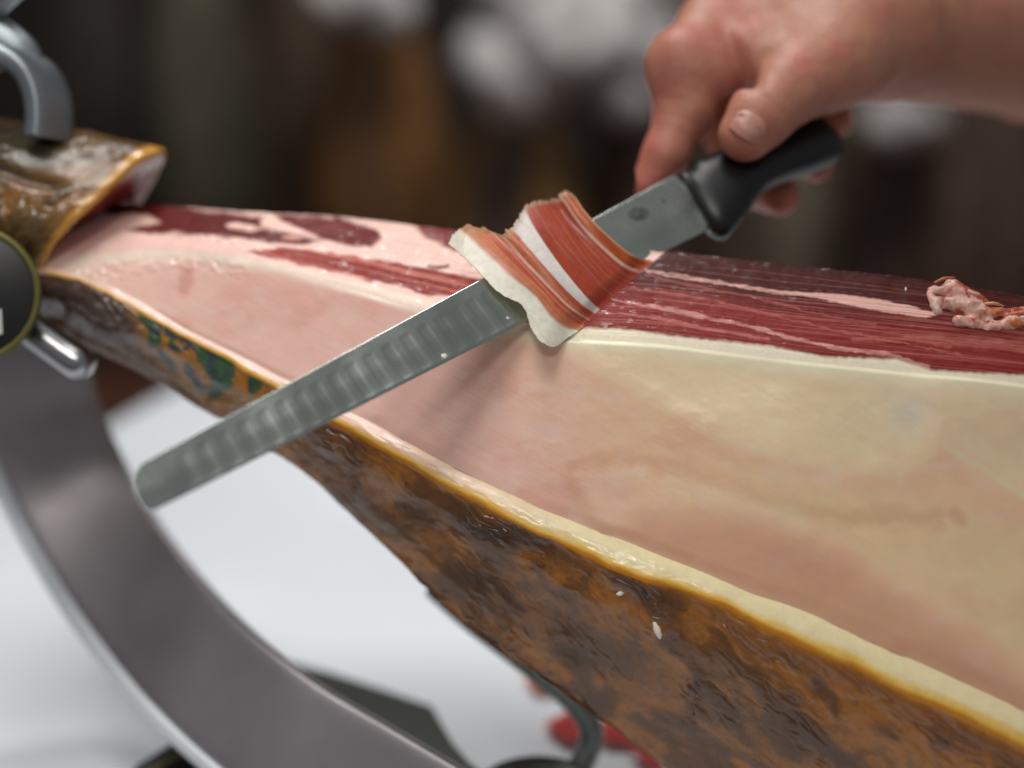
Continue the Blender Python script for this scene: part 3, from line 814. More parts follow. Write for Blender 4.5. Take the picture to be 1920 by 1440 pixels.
sc_ = OUT[0].mean(0) - RIGHT * .01
mesh("shank_end", np.vstack([OUT[0], sc_]), [[i, (i + 1) % NT, NT] for i in range(NT)], M_CUFF, ham, colors=np.tile(lin((96, 60, 40)), (NT + 1, 1)))
def blob(name, pts, h, noise_amp, noise_scale, mat, parent, colorf, k=0.004, seed=0):
    """lumpy tissue: smooth union of cones (a, b, r0, r1)"""
    allp = np.array([p for q in pts for p in q[:2]]); r = max(max(q[2], q[3]) for q in pts) + 0.004
    def func(X):
        D = None
        for a, b, r0, r1 in pts:
            d = cone(X, a, b + 1e-6, r0, r1)
            D = d if D is None else smin(D, d, k)
        return D + noise_amp * (fbm(X[..., 0] * noise_scale, X[..., 1] * noise_scale, X[..., 2] * noise_scale, seed=seed, oct=3) - .5)
    V, f = sdf_mesh(func, allp.min(0) - r, allp.max(0) + r, h)
    return mesh(name, V, f, mat, parent, colors=colorf(V))

# knuckle of bone with sinew at the far right of the cut
def bonecol(V):
    x, y, _ = proj(V)
    n = fbm(V[:, 0] * 160, V[:, 1] * 160, V[:, 2] * 160, seed=17)
    c = mixc(lin((226, 176, 160)) * np.ones((len(V), 1)), lin((176, 74, 58)), sst(.42, .62, n))
    c = mixc(c, lin((206, 122, 70)), sst(.5, .6, fbm(V[:, 0] * 90, V[:, 1] * 300, V[:, 2] * 400, seed=19)) * sst(1830, 1860, x))
    return mixc(c, lin((226, 196, 180)), sst(.58, .7, fbm(V[:, 0] * 240, V[:, 1] * 240, V[:, 2] * 240, seed=23)) * .8)
bp = lambda a, b, r0, r1: (P(*a), P(*b), r0, r1)
blob("sinew_scrap", [bp((1750, 548, .797), (1785, 540, .797), .0030, .0045), bp((1785, 545, .796), (1825, 560, .794), .0050, .0042), bp((1765, 566, .792), (1830, 580, .790), .0035, .0050), bp((1825, 562, .794), (1868, 578, .793), .0036, .0018),
                      bp((1840, 592, .788), (1950, 580, .79), .0030, .0022), bp((1800, 604, .785), (1880, 616, .784), .0030, .0032), bp((1870, 612, .784), (1945, 600, .786), .0034, .0024), bp((1745, 556, .793), (1758, 586, .789), .0022, .0018),
                      bp((1880, 590, .789), (1960, 612, .787), .0016, .0020), bp((1820, 590, .789), (1850, 600, .787), .0034, .0030)], 0.0006, 0.0044, 170, M_BONE, ham, bonecol, k=0.0026, seed=40)

for k, (x0, y0, x1, y1, r_) in enumerate(((1846, 570, 1882, 574, .0007), (1880, 592, 1990, 570, .0010), (1870, 606, 2000, 590, .0012), (1800, 610, 1905, 628, .0009), (1752, 530, 1790, 520, .0006), (1815, 545, 1838, 552, .0008))):
    dq = .789 - .002 * (k % 3)
    v, f = sweep([P(x0, y0, dq), P((x0 + x1) / 2, (y0 + y1) / 2 - 3 + 5 * (k % 2), dq - .001), P(x1, y1, dq)], [r_, r_ * 1.3, r_ * .4], 8, n_path=16)
    mesh("sinew_strand", v, f, M_BONE, ham, colors=np.tile(lin([(214, 150, 120), (198, 116, 78), (226, 186, 166)][k % 3]), (len(v), 1)))

def crumb(p, size, aspect, ang, seed, nrm=None):
    rs = np.random.RandomState(seed)
    n = 14
    a = np.linspace(0, 2 * np.pi, n, endpoint=False)
    r = size * (0.75 + 0.5 * rs.rand(n))
    nrm = unit(np.asarray(nrm if nrm is not None else -FWD, float)); t1 = unit(np.cross(nrm, [0.1, 0.2, 1])); t2 = np.cross(nrm, t1)
    d1 = t1 * math.cos(ang) + t2 * math.sin(ang); d2 = np.cross(nrm, d1)
    out = p + (np.cos(a) * r)[:, None] * d1 + (np.sin(a) * r * aspect)[:, None] * d2
    inn = p + (np.cos(a) * r * .6)[:, None] * d1 + (np.sin(a) * r * aspect * .6)[:, None] * d2 + nrm * size * .12
    v = np.vstack([out - nrm * size * .2, inn, p + nrm * size * .15])
    f = [[i, (i + 1) % n, n + (i + 1) % n, n + i] for i in range(n)] + [[n + i, n + (i + 1) % n, 2 * n] for i in range(n)]
    mesh("fat_crumb", v, f, M_CRUMB, ham)
def surf_at(G, x, y):
    a, b, _ = proj(G)
    k = np.argmin((a - x) ** 2 + (b - y) ** 2)
    return G.reshape(-1, 3)[k]
front = RIN[:, :int(NS * .6)]
for (x, y, G, s, asp, an, sd) in ((1232, 1180, front, .0048, .36, -1.15, 1), (1162, 1112, front, .0018, .6, .3, 2), (1697, 540, TOP, .0024, .35, 1.4, 5),
                                  (830, 666, FAT, .0013, .7, 0, 11)):
    p = surf_at(G, x, y)
    crumb(p - FWD * .0015, s, asp, an, sd, nrm=(-FWD + UP * .3) if G is not TOP else UP * 1.0 - FWD * .6)

# ------------------------------------------------------------------ carving knife
knife = thing("carving_knife", P(960, 620, .79), "long slicing knife with scalloped steel blade and black handle, cutting the ham", "knife")
Ed0, Ed1 = P(276, 964, .699), P(1352, 418, .846)
Sp0, Sp1 = P(234, 886, .7028), P(1264, 330, .8538)
NB, NW = 900, 70
ub, vb = np.linspace(0, 1, NB), np.linspace(0, 1, NW)
Ub, Vb = np.meshgrid(ub, vb, indexing='ij')
edge = Ed0 + (Ed1 - Ed0) * Ub[..., None]; spine = Sp0 + (Sp1 - Sp0) * Ub[..., None]
# rounded blunt tip
Lb = np.linalg.norm(Ed1 - Ed0); Wb = np.linalg.norm(Sp0 - Ed0)
corner = np.where(Vb > .55, 1 - np.sqrt(np.clip(1 - ((Vb - .55) / .45) ** 2, 0, 1)), 0) * 0.011 + np.where(Vb < .2, 1 - np.sqrt(np.clip(1 - ((.2 - Vb) / .2) ** 2, 0, 1)), 0) * 0.004
bd = unit(Ed1 - Ed0)
BL = edge + (spine - edge) * Vb[..., None] + bd * (corner * (1 - Ub) ** 3)[..., None]
bn = unit(np.cross(bd, unit(Sp1 - Ed1)))
if bn @ FWD > 0: bn = -bn
dist = Ub * Lb
pitch = 0.0098
ph = (dist / pitch + 0.10 * np.sin(dist * 70)) % 1 - .5
prof = np.exp(-(ph / .27) ** 4) * (1 - sst(0.30, .40, np.abs(Vb - .42))) * sst(.015, .03, dist) * (1 - sst(.235, .24, dist))
prof *= np.sqrt(np.clip(1 - ((Vb - .42) / .40) ** 2, 0, 1))
thk = 0.00005 + 0.00040 * np.minimum(Vb / .06, 1) + 0.00065 * sst(.06, .5, Vb)
satin = fbm(dist * 2500, Vb * 3, seed=501, oct=2) - .5
FR = BL + bn * (thk - 0.00026 * prof + 0.000002 * satin)[..., None]
BK = BL - bn * thk[..., None]
col = np.ones(FR.shape) * np.array([.50, .55, .51])
px, py, _ = proj(BL)
jz = fbm(px / 5, py / 5, seed=520, oct=2) - .5
col = col * (1 + .12 * satin)[..., None]
# etched maker's emblem and small marks near the handle
em = np.hypot((px - 1196) * .8 + (py - 404) * .45, (py - 404) * 1.15 - (px - 1196) * .3)
m1 = (1 - sst(14, 19, em + 8 * jz)) * (0.55 + .45 * sst(-.1, .15, jz))
m1 = np.maximum(m1, (1 - sst(3, 6, np.hypot(px - 1243, py - 380) + 5 * jz)) * .7)
for y0, l in ((418, 26), (428, 34), (438, 20)):
    m1 = np.maximum(m1, (1 - sst(1, 2.4, np.abs((py - y0) - (px - 1255) * -.5 + 3 * jz))) * (np.abs(px - 1255) < l) * sst(-.05, .1, jz) * .25)
col = mixc(col, np.array([.10, .10, .10]), m1 * .75)
bl = mesh("blade", np.concatenate([FR.reshape(-1, 3), BK.reshape(-1, 3)]),
          np.concatenate([grid_faces(NB, NW), grid_faces(NB, NW, flip=True) + NB * NW,
                          np.array([[i * NW, (i + 1) * NW, (i + 1) * NW + NB * NW, i * NW + NB * NW] for i in range(NB - 1)])[:, ::-1],
                          np.array([[i * NW + NW - 1, (i + 1) * NW + NW - 1, (i + 1) * NW + NW - 1 + NB * NW, i * NW + NW - 1 + NB * NW] for i in range(NB - 1)]),
                          np.array([[j, j + 1, j + 1 + NB * NW, j + NB * NW] for j in range(NW - 1)])]),
          M_BLADE, knife, colors=np.concatenate([col.reshape(-1, 3), col.reshape(-1, 3)]))
# crumbs of fat stuck to the blade
def stuck(px_, py_, s, sd):
    k = np.argmin((px - px_) ** 2 + (py - py_) ** 2)
    p = FR.reshape(-1, 3)[k]
    rs = np.random.RandomState(sd); n = 10; a = np.linspace(0, 2 * np.pi, n, endpoint=False)
    w_ = unit(Sp1 - Ed1)
    o_ = p + s * ((np.cos(a) * (.7 + .5 * rs.rand(n)))[:, None] * bd + (np.sin(a) * (.6 + .5 * rs.rand(n)))[:, None] * w_)
    v = np.vstack([o_, p + bn * s * .5])
    mesh("fat_crumb", v, [[i, (i + 1) % n, n] for i in range(n)], M_CRUMB, knife)
stuck(832, 668, .0017, 1); stuck(952, 597, .0009, 2)

hs = np.array([(1300, 381, .8500), (1316, 374, .8510), (1340, 361, .8530), (1372, 338, .8560), (1410, 314, .8600), (1460, 294, .8660), (1510, 277, .8720), (1545, 264, .8770), (1562, 257, .8795)])
hw = np.array([.0178, .0200, .0198, .0165, .0138, .0130, .0132, .0128, .0085])
ht = np.array([.0070, .0090, .0100, .0105, .0105, .0100, .0105, .0100, .0060])
ksx = np.linspace(0, 1, len(hs)); kt = np.linspace(0, 1, 60)
HC = interp(ksx, P(hs[:, 0], hs[:, 1], hs[:, 2]), kt)
wv = unit(Ed1 - Sp1)
T_ = unit(np.gradient(HC, axis=0))
Wv = unit(wv - T_ * (T_ @ wv)[:, None]); Nv = np.cross(T_, Wv)
gd = np.exp(-((kt - .12) / .10) ** 2) * .0035
HCo = HC + Wv * gd[:, None]
hv, hf = frame_sweep(HCo, Wv, Nv, interp(ksx, hw, kt), interp(ksx, ht, kt), power=2.9, nseg=40)
mesh("handle", hv, hf, M_HANDLE, knife)

# ------------------------------------------------------------------ the slice
k0, k1 = Ed0, Ed1
def inv_d_plane(a, b, c_):
    """depth of the plane through three points, for any pixel"""
    n = np.cross(b - a, c_ - a); q = n @ (a - CAM)
    return lambda X, Y: q / ((P(X, Y, 1.0) - CAM) @ n)
d_blade = inv_d_plane(Ed0, Ed1, Sp1)
ia = np.argmin(np.abs(uu - 6.2)); ib = np.argmin(np.abs(uu - 7.0))
d_top = inv_d_plane(cA[ib], cB[ib], cB[ia])
nsl, ntl = 260, 200
s_, t_ = np.linspace(0, 1, nsl), np.linspace(0, 1, ntl)
def crv(k, pts, x): return interp(k, np.array(pts, float), x)
near_s = crv([0, .33, .66, 1], [(1066, 632), (1003, 588), (925, 522), (840, 456)], t_)
near = crv([0, .13, .27, .40, .60, .80, 1], [(1066, 632), (1034, 650), (1000, 624), (984, 578), (936, 549), (896, 509), (840, 456)], t_)
far = crv([0, .2, .45, .7, .9, 1], [(1230, 491), (1188, 479), (1135, 437), (1098, 398), (1077, 369), (1066, 360)], t_)
fold = crv([0, .3, .5, .75, 1], [(1066, 632), (1112, 603), (1144, 576), (1184, 540), (1230, 491)], s_)
endc = crv([0, .06, .2, .30, .37, .43, .5, .54, .62, .75, .86, .93, 1], [(840, 456), (862, 429), (905, 428), (940, 440), (952, 432), (968, 414), (976, 398), (986, 384), (1008, 378), (1030, 376), (1046, 372), (1052, 362), (1066, 360)], s_)
jg = (fbm(s_ * 50, s_ * 0, seed=601, oct=4, gain=.7) - .5) * 13
jg = jg * sst(0, .03, s_) * (1 - sst(.97, 1, s_))
jn = (fbm(t_ * 22, t_ * 0, seed=605, oct=3) - .5) * 4 * sst(0, .08, t_) * (1 - sst(.95, 1, t_))
S_, T2_ = np.meshgrid(s_, t_, indexing='ij')
coons = ((1 - S_)[..., None] * near_s[None] + S_[..., None] * far[None] + (1 - T2_)[..., None] * fold[:, None] + T2_[..., None] * endc[:, None]
         - ((1 - S_) * (1 - T2_))[..., None] * fold[0] - (S_ * (1 - T2_))[..., None] * fold[-1] - ((1 - S_) * T2_)[..., None] * endc[0] - (S_ * T2_)[..., None] * endc[-1])
coons = coons + (near - near_s)[None] * np.exp(-(S_ / .10) ** 1.5)[..., None]
wj, wn = np.exp(-(1 - T2_) / .05), np.exp(-S_ / .035)
X_ = coons[..., 0] + .6 * jg[:, None] * wj - .6 * jn[None] * wn
Y_ = coons[..., 1] + jg[:, None] * wj + jn[None] * wn
dB, dT = d_blade(X_, Y_), d_top(X_, Y_)
wave = 0.0030 * np.sin(S_ * 9.0 + 1.0) * T2_ + 0.0014 * np.sin(S_ * 23 + T2_ * 3) * T2_
dS = (1 - sst(0, .22, T2_)) * np.minimum(dT - 0.0014, dB - .0014) + sst(0, .22, T2_) * (dB - 0.0030 - 0.007 * np.sin(np.pi * np.clip(T2_, 0, 1)) + 0.010 * T2_ ** 2 * 0 + wave)
dS = np.minimum(dS, dB - 0.0014 - .0008 * sst(0, .1, T2_))
SL = P(X_, Y_, dS)
# colour bands across the slice
Sj = S_ + .012 * (fbm(T2_ * 6, S_ * 9, seed=611, oct=3) - .5)
st = fbm(T2_ * 5, Sj * 60, seed=615, oct=3); st2 = fbm(T2_ * 9, Sj * 150, seed=617, oct=2)
orange, red, rust = lin((220, 124, 84)), lin((186, 78, 56)), lin((172, 78, 44))
cW, cCr = lin((244, 238, 232)), lin((250, 246, 232))
lo_ = fbm(T2_ * 3, S_ * 6, seed=619, oct=3)
c = mixc(orange * np.ones_like(S_)[..., None], lin((198, 92, 64)), sst(.40, .66, .6 * st + .4 * lo_))
c = mixc(c, lin((224, 150, 110)), (1 - sst(.12, .20, S_)) * .6 + sst(.75, 1, T2_) * .35)
bw0, bw1 = .375 + .012 * T2_, .425 + .095 * T2_
redb = mixc(red * np.ones_like(S_)[..., None], lin((188, 84, 56)), sst(.42, .70, st)) * (.86 + .28 * st2)[..., None]
redb = mixc(redb, lin((136, 54, 40)), sst(.48, .74, lo_) * .45)
c = mixc(c, redb, sst(-.006, .006, Sj - bw1))
c = mixc(c, mixc(rust * np.ones_like(S_)[..., None], lin((204, 98, 48)), sst(.45, .6, .5 * st + .5 * lo_)), sst(-.006, .006, Sj - .895))
for s0, wd, al, ta, tz in ((.225, .0025, .55, 0, 1), (.285, .0085, .9, 0, 1), (.33, .0018, .4, .1, .8), (.17, .0015, .4, .3, 1), (.61, .0013, .5, 0, .7), (.68, .0016, .45, .25, 1),
                           (.735, .0012, .4, 0, .5), (.785, .0018, .55, .3, 1), (.83, .0012, .4, 0, .8), (.56, .0012, .35, .4, 1), (.885, .0075, 1.0, 0, 1)):
    l = s0 + .03 * (vnoise(T2_ * 3, T2_ * 0 + s0 * 90, seed=630) - .5)
    m = (1 - sst(wd, wd * 2 + .0025, np.abs(S_ - l))) * al * sst(ta - .01, ta + .12, T2_) * (1 - sst(tz - .15, tz + .01, T2_) * (tz < 1))
    c = mixc(c, lin((236, 196, 174)), m * (1 if wd > .005 else .6))
c = mixc(c, cW, sst(-.007, .007, Sj - bw0) * (1 - sst(-.007, .007, Sj - bw1)))
c = mixc(c, cCr, 1 - sst(-.014, .014, Sj - (.125 - .065 * T2_)))
c = mixc(c, lin((226, 196, 150)), sst(.978, .996, S_) * .8)
c = mixc(c, lin((196, 170, 140)), sst(.93, .99, T2_ + .05 * (st - .5)) * sst(.05, .12, S_) * .7)
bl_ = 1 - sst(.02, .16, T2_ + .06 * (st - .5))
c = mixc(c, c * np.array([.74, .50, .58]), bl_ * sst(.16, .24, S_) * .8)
n_ = grid_normals(SL)
if (n_ @ FWD).mean() > 0: n_ = -n_
ftk = 0.00045
up_, dn_ = SL + n_ * (ftk * .5 + .00004 * (st - .5))[..., None], SL - n_ * ftk * .5
nn_ = nsl * ntl
bi = np.concatenate([np.arange(nsl) * ntl, (nsl - 1) * ntl + np.arange(1, ntl), (np.arange(nsl - 1)[::-1]) * ntl + ntl - 1, np.arange(ntl - 1)[::-1][:-1]])
side = np.stack([bi, np.roll(bi, -1), np.roll(bi, -1) + nn_, bi + nn_], 1)
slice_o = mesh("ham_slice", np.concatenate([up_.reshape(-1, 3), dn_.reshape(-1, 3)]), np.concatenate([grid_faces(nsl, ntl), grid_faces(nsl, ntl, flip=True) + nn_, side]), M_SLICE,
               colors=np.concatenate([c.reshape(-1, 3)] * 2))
tag(slice_o, "thin slice of ham with red lean and white fat stripes curling over the knife blade", "ham slice")

# ------------------------------------------------------------------ hand and forearm
J = lambda x, y, d: P(x, y, d)
wrist, fore1, fore2 = J(1655, 70, .905), J(1950, 95, 1.02), J(2350, 190, 1.17)
mcp = [J(1278, 122, .874), J(1338, 52, .900), J(1425, -25, .930), J(1500, -75, .955)]
wr_pts = [J(1600, 70, .885), J(1615, 45, .905), J(1625, 30, .925), J(1630, 30, .940)]
thumb_j = [J(1535, 138, .864), J(1484, 168, .853), J(1432, 212, .845), J(1398, 252, .8415)]
def hand_sdf(X):
    def chain(pts, rs, k=.004):
        D = None
        for i in range(len(pts) - 1):
            d = cone(X, pts[i], pts[i + 1], rs[i], rs[i + 1])
            D = d if D is None else smin(D, d, k)
        return D
    body = None
    for a, b, ra, rb in zip(mcp, wr_pts, (.0150, .0150, .0145, .0135), (.021, .023, .023, .022)):
        d = cone(X, a, b, ra, rb)
        body = d if body is None else smin(body, d, .014)
    for a, b in zip(mcp[:-1], mcp[1:]):
        body = smin(body, cone(X, a, b, .0140, .0135), .012)
    body = smin(body, cone(X, J(1330, 78, .888), J(1560, 20, .905), .0150, .0200), .016)
    body = smin(body, chain([J(1610, 75, .895), wrist, fore1, fore2, J(2700, 300, 1.33)], [.0275, .0315, .040, .046, .048], .01), .022)
    thenar = chain([J(1570, 120, .872), J(1520, 145, .862)], [.0235, .0200], .008)
    body = smin(body, thenar, .012)
    thumb_j = [J(1535, 138, .864), J(1484, 168, .853), J(1432, 212, .845), J(1398, 252, .8415)]
    thumb = chain(thumb_j, [.0195, .0168, .0158, .0134], .006)
    index = chain([mcp[0], J(1284, 205, .8735), J(1248, 290, .8680), J(1212, 348, .8660)], [.0166, .0150, .0118, .0092], .005)
    middle = chain([mcp[1], J(1345, 200, .935), J(1395, 345, .912), J(1462, 368, .888)], [.0150, .0135, .0112, .0105], .005)
    ring_f = chain([mcp[2], J(1430, 150, .960), J(1470, 285, .935), J(1532, 308, .908)], [.0145, .0128, .0106, .0098], .005)
    little = chain([mcp[3], J(1510, 90, .975), J(1530, 210, .955), J(1572, 228, .930)], [.0130, .0112, .0094, .0086], .005)
    fing = smin(smin(index, middle, .0015), smin(ring_f, little, .0015), .0015)
    web = cone(X, J(1330, 130, .872), J(1470, 120, .868), .010, .014)
    body = smin(body, web, .014)
    D = smin(body, fing, .009)
    D = smin(D, thumb, .0045)
    # dimples and creases at the joints, tendon relief, soft irregularity
    def groove(D, p, ax, r, dep, wdt):
        q = X - p
        al = q @ unit(ax)
        near_ = np.exp(-(np.linalg.norm(q, axis=-1) / r) ** 2)
        return D + dep * near_ * np.exp(-(al / wdt) ** 2)
    for off in (-.0035, 0, .0035):
        D = groove(D, J(1432, 200, .830) + unit(thumb_j[3] - thumb_j[2]) * off, thumb_j[3] - thumb_j[2], .014, .0008, .0011)
        D = groove(D, J(1270, 205, .860) + unit(J(1248, 290, .868) - J(1284, 205, .8735)) * off, J(1248, 290, .868) - J(1284, 205, .8735), .014, .0008, .0011)
    D = groove(D, J(1392, 130, .852), J(1500, 110, .86) - J(1392, 150, .86), .022, .0075, .005)
    D = D + 0.0016 * (fbm(X[..., 0] * 70, X[..., 1] * 70, X[..., 2] * 70, seed=701, oct=2) - .5)
    return D
Vh, fh = sdf_mesh(hand_sdf, np.array([.062, .72, .98]), np.array([.70, 1.42, 1.40]), 0.0014)
for _ in range(2):                                              # light relaxation
    acc = np.zeros_like(Vh); cnt = np.zeros(len(Vh))
    for a, b in ((0, 1), (1, 2), (2, 3), (3, 0)):
        np.add.at(acc, fh[:, a], Vh[fh[:, b]]); np.add.at(cnt, fh[:, a], 1)
    Vh = 0.5 * Vh + 0.5 * acc / cnt[:, None]
px, py, dd = proj(Vh)
skin, redd, pale = lin((190, 132, 108)), lin((188, 106, 94)), lin((214, 164, 138))
n = fbm(Vh[:, 0] * 45, Vh[:, 1] * 45, Vh[:, 2] * 45, seed=711, oct=4)
c = mixc(skin * np.ones((len(Vh), 1)), redd, sst(.45, .68, n) * .6)
for p, r, a in ((mcp[0], .026, .6), (J(1284, 205, .8735), .016, .25), (J(1212, 348, .866), .026, .9), (thumb_j[3], .020, .5), (J(1462, 368, .888), .022, .8), (J(1532, 308, .908), .024, .9), (J(1545, 190, .86), .02, .4)):
    c = mixc(c, redd, np.exp(-(np.linalg.norm(Vh - p, axis=1) / r) ** 2) * a)
c = mixc(c, pale, np.exp(-(np.linalg.norm(Vh - J(1330, 150, .855), axis=1) / .02) ** 2) * .5)
c = mixc(c, lin((176, 120, 94)), sst(1640, 1760, px) * .7)  # forearm darker: its shade is put into the skin colour
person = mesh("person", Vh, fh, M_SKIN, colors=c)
tag(person, "bare hand and forearm gripping the black knife handle, thumb pressed on its side", "person")
# thumb nail: a curved plate on the tip
tx = unit(thumb_j[3] - thumb_j[2])
outd = unit(-FWD * .80 + UP * .62 + RIGHT * .30); outd = unit(outd - tx * (outd @ tx)); sd_ = np.cross(tx, outd)
ga, gl = np.meshgrid(np.linspace(-.74, .74, 21), np.linspace(-.0060, .0085, 15), indexing='ij')
rr = .0134 + .0006 + .0011 * (1 - (gl + .0060) / .0145) - .0016 * (np.abs(ga) / .74) ** 3 - 0.0020 * sst(.0035, .0095, gl) - 0.0010 * (1 - sst(-.0060, -.0040, gl))
gl2 = gl - .0026 * (ga / .74) ** 2 * np.sign(gl)
NLp = thumb_j[3] + tx * gl2[..., None] + outd * (np.cos(ga) * rr)[..., None] + sd_ * (np.sin(ga) * rr)[..., None]
nail = mesh("thumb_nail", NLp.reshape(-1, 3), grid_faces(21, 15), M_NAIL, person)
sm = nail.modifiers.new("thick", 'SOLIDIFY'); sm.thickness = .0006; sm.offset = 0

# ------------------------------------------------------------------ ham stand
stand = thing("ham_stand", on_plane(560, 1420, TABLE_Z), "steel ham stand with curved flat upright, black round knob and dark base plate", "ham stand")
BT = TABLE_Z + 0.018                                           # top of the base plate
bpx = [(505, 1240), (545, 1238), (620, 1258), (720, 1290), (812, 1322), (828, 1352), (850, 1390), (880, 1425), (940, 1475), (960, 1600), (600, 1640), (200, 1600), (210, 1490), (255, 1432), (330, 1385), (420, 1300)]
pl = on_plane(np.array([p[0] for p in bpx], float), np.array([p[1] for p in bpx], float), BT)
v, f = slab(pl, TABLE_Z + 0.0065, BT)
bo = mesh("base_plate", v, f, M_PLATE, stand, smooth=False)
bm_ = bo.modifiers.new("bev", 'BEVEL'); bm_.width = .002; bm_.segments = 2
# curved flat upright
bar = [(20, 560, .955), (55, 690, .962), (88, 800, .968), (150, 935, .968), (245, 1090, .945), (370, 1240, .905), (520, 1370, .868), (680, 1470, .846), (880, 1590, .824)]
bw = np.array([p for p in bar], float)
kb = np.linspace(0, 1, len(bar)); kt = np.linspace(0, 1, 120)
BC = interp(kb, P(bw[:, 0], bw[:, 1], bw[:, 2]), kt)
BC[:, 2] = np.maximum(BC[:, 2], BT + .004)
T_ = unit(np.gradient(BC, axis=0))
inpl = unit(np.cross(T_, FWD)); inpl = np.where((inpl @ RIGHT)[:, None] > 0, inpl, -inpl)
tl_ = (.34 - .30 * sst(.15, .8, kt))[:, None]
Wd = unit(inpl * np.cos(tl_) + FWD * np.sin(tl_)); Wd = unit(Wd - T_ * (Wd * T_).sum(1, keepdims=True)); Nd = np.cross(T_, Wd)
v, f = frame_sweep(BC, Wd, Nd, np.full(120, .0318), np.full(120, .0068), power=9, nseg=48)
o = mesh("upright_bar", v, f, M_BAR, stand)
EC = BC - Wd * .0350
v, f = frame_sweep(EC, -Wd, Nd, np.full(120, .0048), np.full(120, .0073), power=3, nseg=24)
mesh("edge_sheen_strip", v, f, M_EDGE_SHEEN, o)  # added strip: reflection of the cloth put in as pale colour
# round black knob with rim
def disc(name, cpx, cpy, d, rpx, nrmv, thick, mat, parent, rim=None, n=64):
    c0 = P(cpx, cpy, d); r = rpx * KPX * d
    nv = unit(np.asarray(nrmv, float)); a1 = unit(np.cross(nv, [0.02, 0.1, 1])); a2 = np.cross(nv, a1)
    a = np.linspace(0, 2 * np.pi, n, endpoint=False)
    dirs = np.cos(a)[:, None] * a1 + np.sin(a)[:, None] * a2
    prof_ = [(1, -thick), (1, 0), (.985, thick * .25), (.93, thick * .3)]
    v = np.concatenate([c0 + dirs * r * q + nv * z for q, z in prof_])
    faces = [list(f) for f in grid_faces(len(prof_), n, True)] + [list(range(n)), list(range((len(prof_) - 1) * n, len(prof_) * n))[::-1]]
    o = mesh(name, v, faces, mat, parent)
    if rim:
        b = np.linspace(0, 2 * np.pi, 12, endpoint=False)
        rv = (c0 + nv * thick * .2)[None, None] + dirs[:, None] * (r + rim * np.cos(b))[None, :, None] + nv * (rim * np.sin(b))[None, :, None]
        fr = np.concatenate([grid_faces(n, 12, True), np.array([[(n - 1) * 12 + j, j, (j + 1) % 12, (n - 1) * 12 + (j + 1) % 12] for j in range(12)])])
        mesh("knob_rim", rv.reshape(-1, 3), fr, M_OLIVE, o)
    return o, c0, nv, a1, a2, r
kn, c0, nv, a1, a2, r = disc("knob", -55, 553, .838, 124, -FWD + UP * .05 + RIGHT * .1, .010, M_BLACK, stand, rim=.0017)
q = P(np.array([-16, 3, 5, -14.]), np.array([575, 580, 626, 630.]), .838 - .0036)
mesh("knob_mark", q, [[0, 1, 2, 3]], M_WHITE, kn, smooth=False)
# clamping screw below the shank
v, f = sweep([P(-30, 560, .862), P(40, 605, .862), P(110, 655, .862), P(150, 682, .862), P(168, 694, .862)], [.0085, .0085, .0085, .0088, .0060], 28)
mesh("clamp_screw", v, f, M_STEEL, stand)
# steel clamp over the shank
cp = [(90, 262), (93, 225), (88, 180), (68, 138), (32, 112), (-10, 104), (-60, 118), (-98, 160), (-110, 240)]
CP = P(np.array([p[0] for p in cp], float), np.array([p[1] for p in cp], float), .868)
kc = np.linspace(0, 1, len(cp)); kt = np.linspace(0, 1, 90)
CC = interp(kc, CP, kt); T_ = unit(np.gradient(CC, axis=0))
Wc = np.tile(unit(FWD + RIGHT * .55), (90, 1)); Wc = unit(Wc - T_ * (Wc * T_).sum(1, keepdims=True)); Nc = np.cross(T_, Wc)
v, f = frame_sweep(CC, Wc, Nc, np.full(90, .014), np.full(90, .0060), power=4, nseg=32)
mesh("shank_clamp", v, f, M_CLAMP, stand)
v, f = sweep([P(-90, 40, .875), P(-20, 66, .875), P(40, 96, .873), P(72, 122, .871)], [.013, .012, .009, .004], 24)
mesh("clamp_lug", v, f, M_CLAMP, stand)
v, f = sweep([P(-60, 50, .870), P(-10, 8, .868), P(30, -28, .866), P(90, -80, .864)], [.007, .007, .007, .007], 24)
mesh("clamp_handle", v, f, M_CLAMP, stand)
# arm of the lower rest, its foot and a badge disc on the plate
ar = [(806, 1104, .905), (880, 1166, .905), (980, 1240, .906), (1070, 1312, .908), (1108, 1365, .909), (1098, 1418, .908), (1060, 1470, .900), (1010, 1510, .892)]
arp = np.array([P(*p) for p in ar]); arp[:, 2] = np.maximum(arp[:, 2], TABLE_Z + .012)
v, f = sweep(arp, [.0040, .0048, .0055, .0062, .0066, .0066, .0066, .0066], 20, n_path=90)
mesh("rest_arm", v, f, M_REST, stand)
fc = on_plane(np.float64(1010), np.float64(1500), TABLE_Z + .02)
a = np.linspace(0, 2 * np.pi, 60, endpoint=False)
prf = [(.036, .0065), (.036, .022), (.033, .0255), (.024, .0255), (.0225, .023), (.0225, .014)]
v = np.concatenate([np.stack([fc[0] + r_ * np.cos(a), fc[1] + r_ * np.sin(a), np.full(60, TABLE_Z + z_)], 1) for r_, z_ in prf])
fcs = [list(q) for q in grid_faces(len(prf), 60, True)] + [list(range((len(prf) - 1) * 60, len(prf) * 60))]
mesh("rest_foot", v, fcs, M_PLATE, stand)
bc_ = on_plane(np.float64(395), np.float64(1478), BT)
bx_, by_, bd_ = proj(bc_)
disc("badge", float(bx_), float(by_), float(bd_), 128, (0, 0, 1), .004, M_BLACK, stand, rim=.0016)

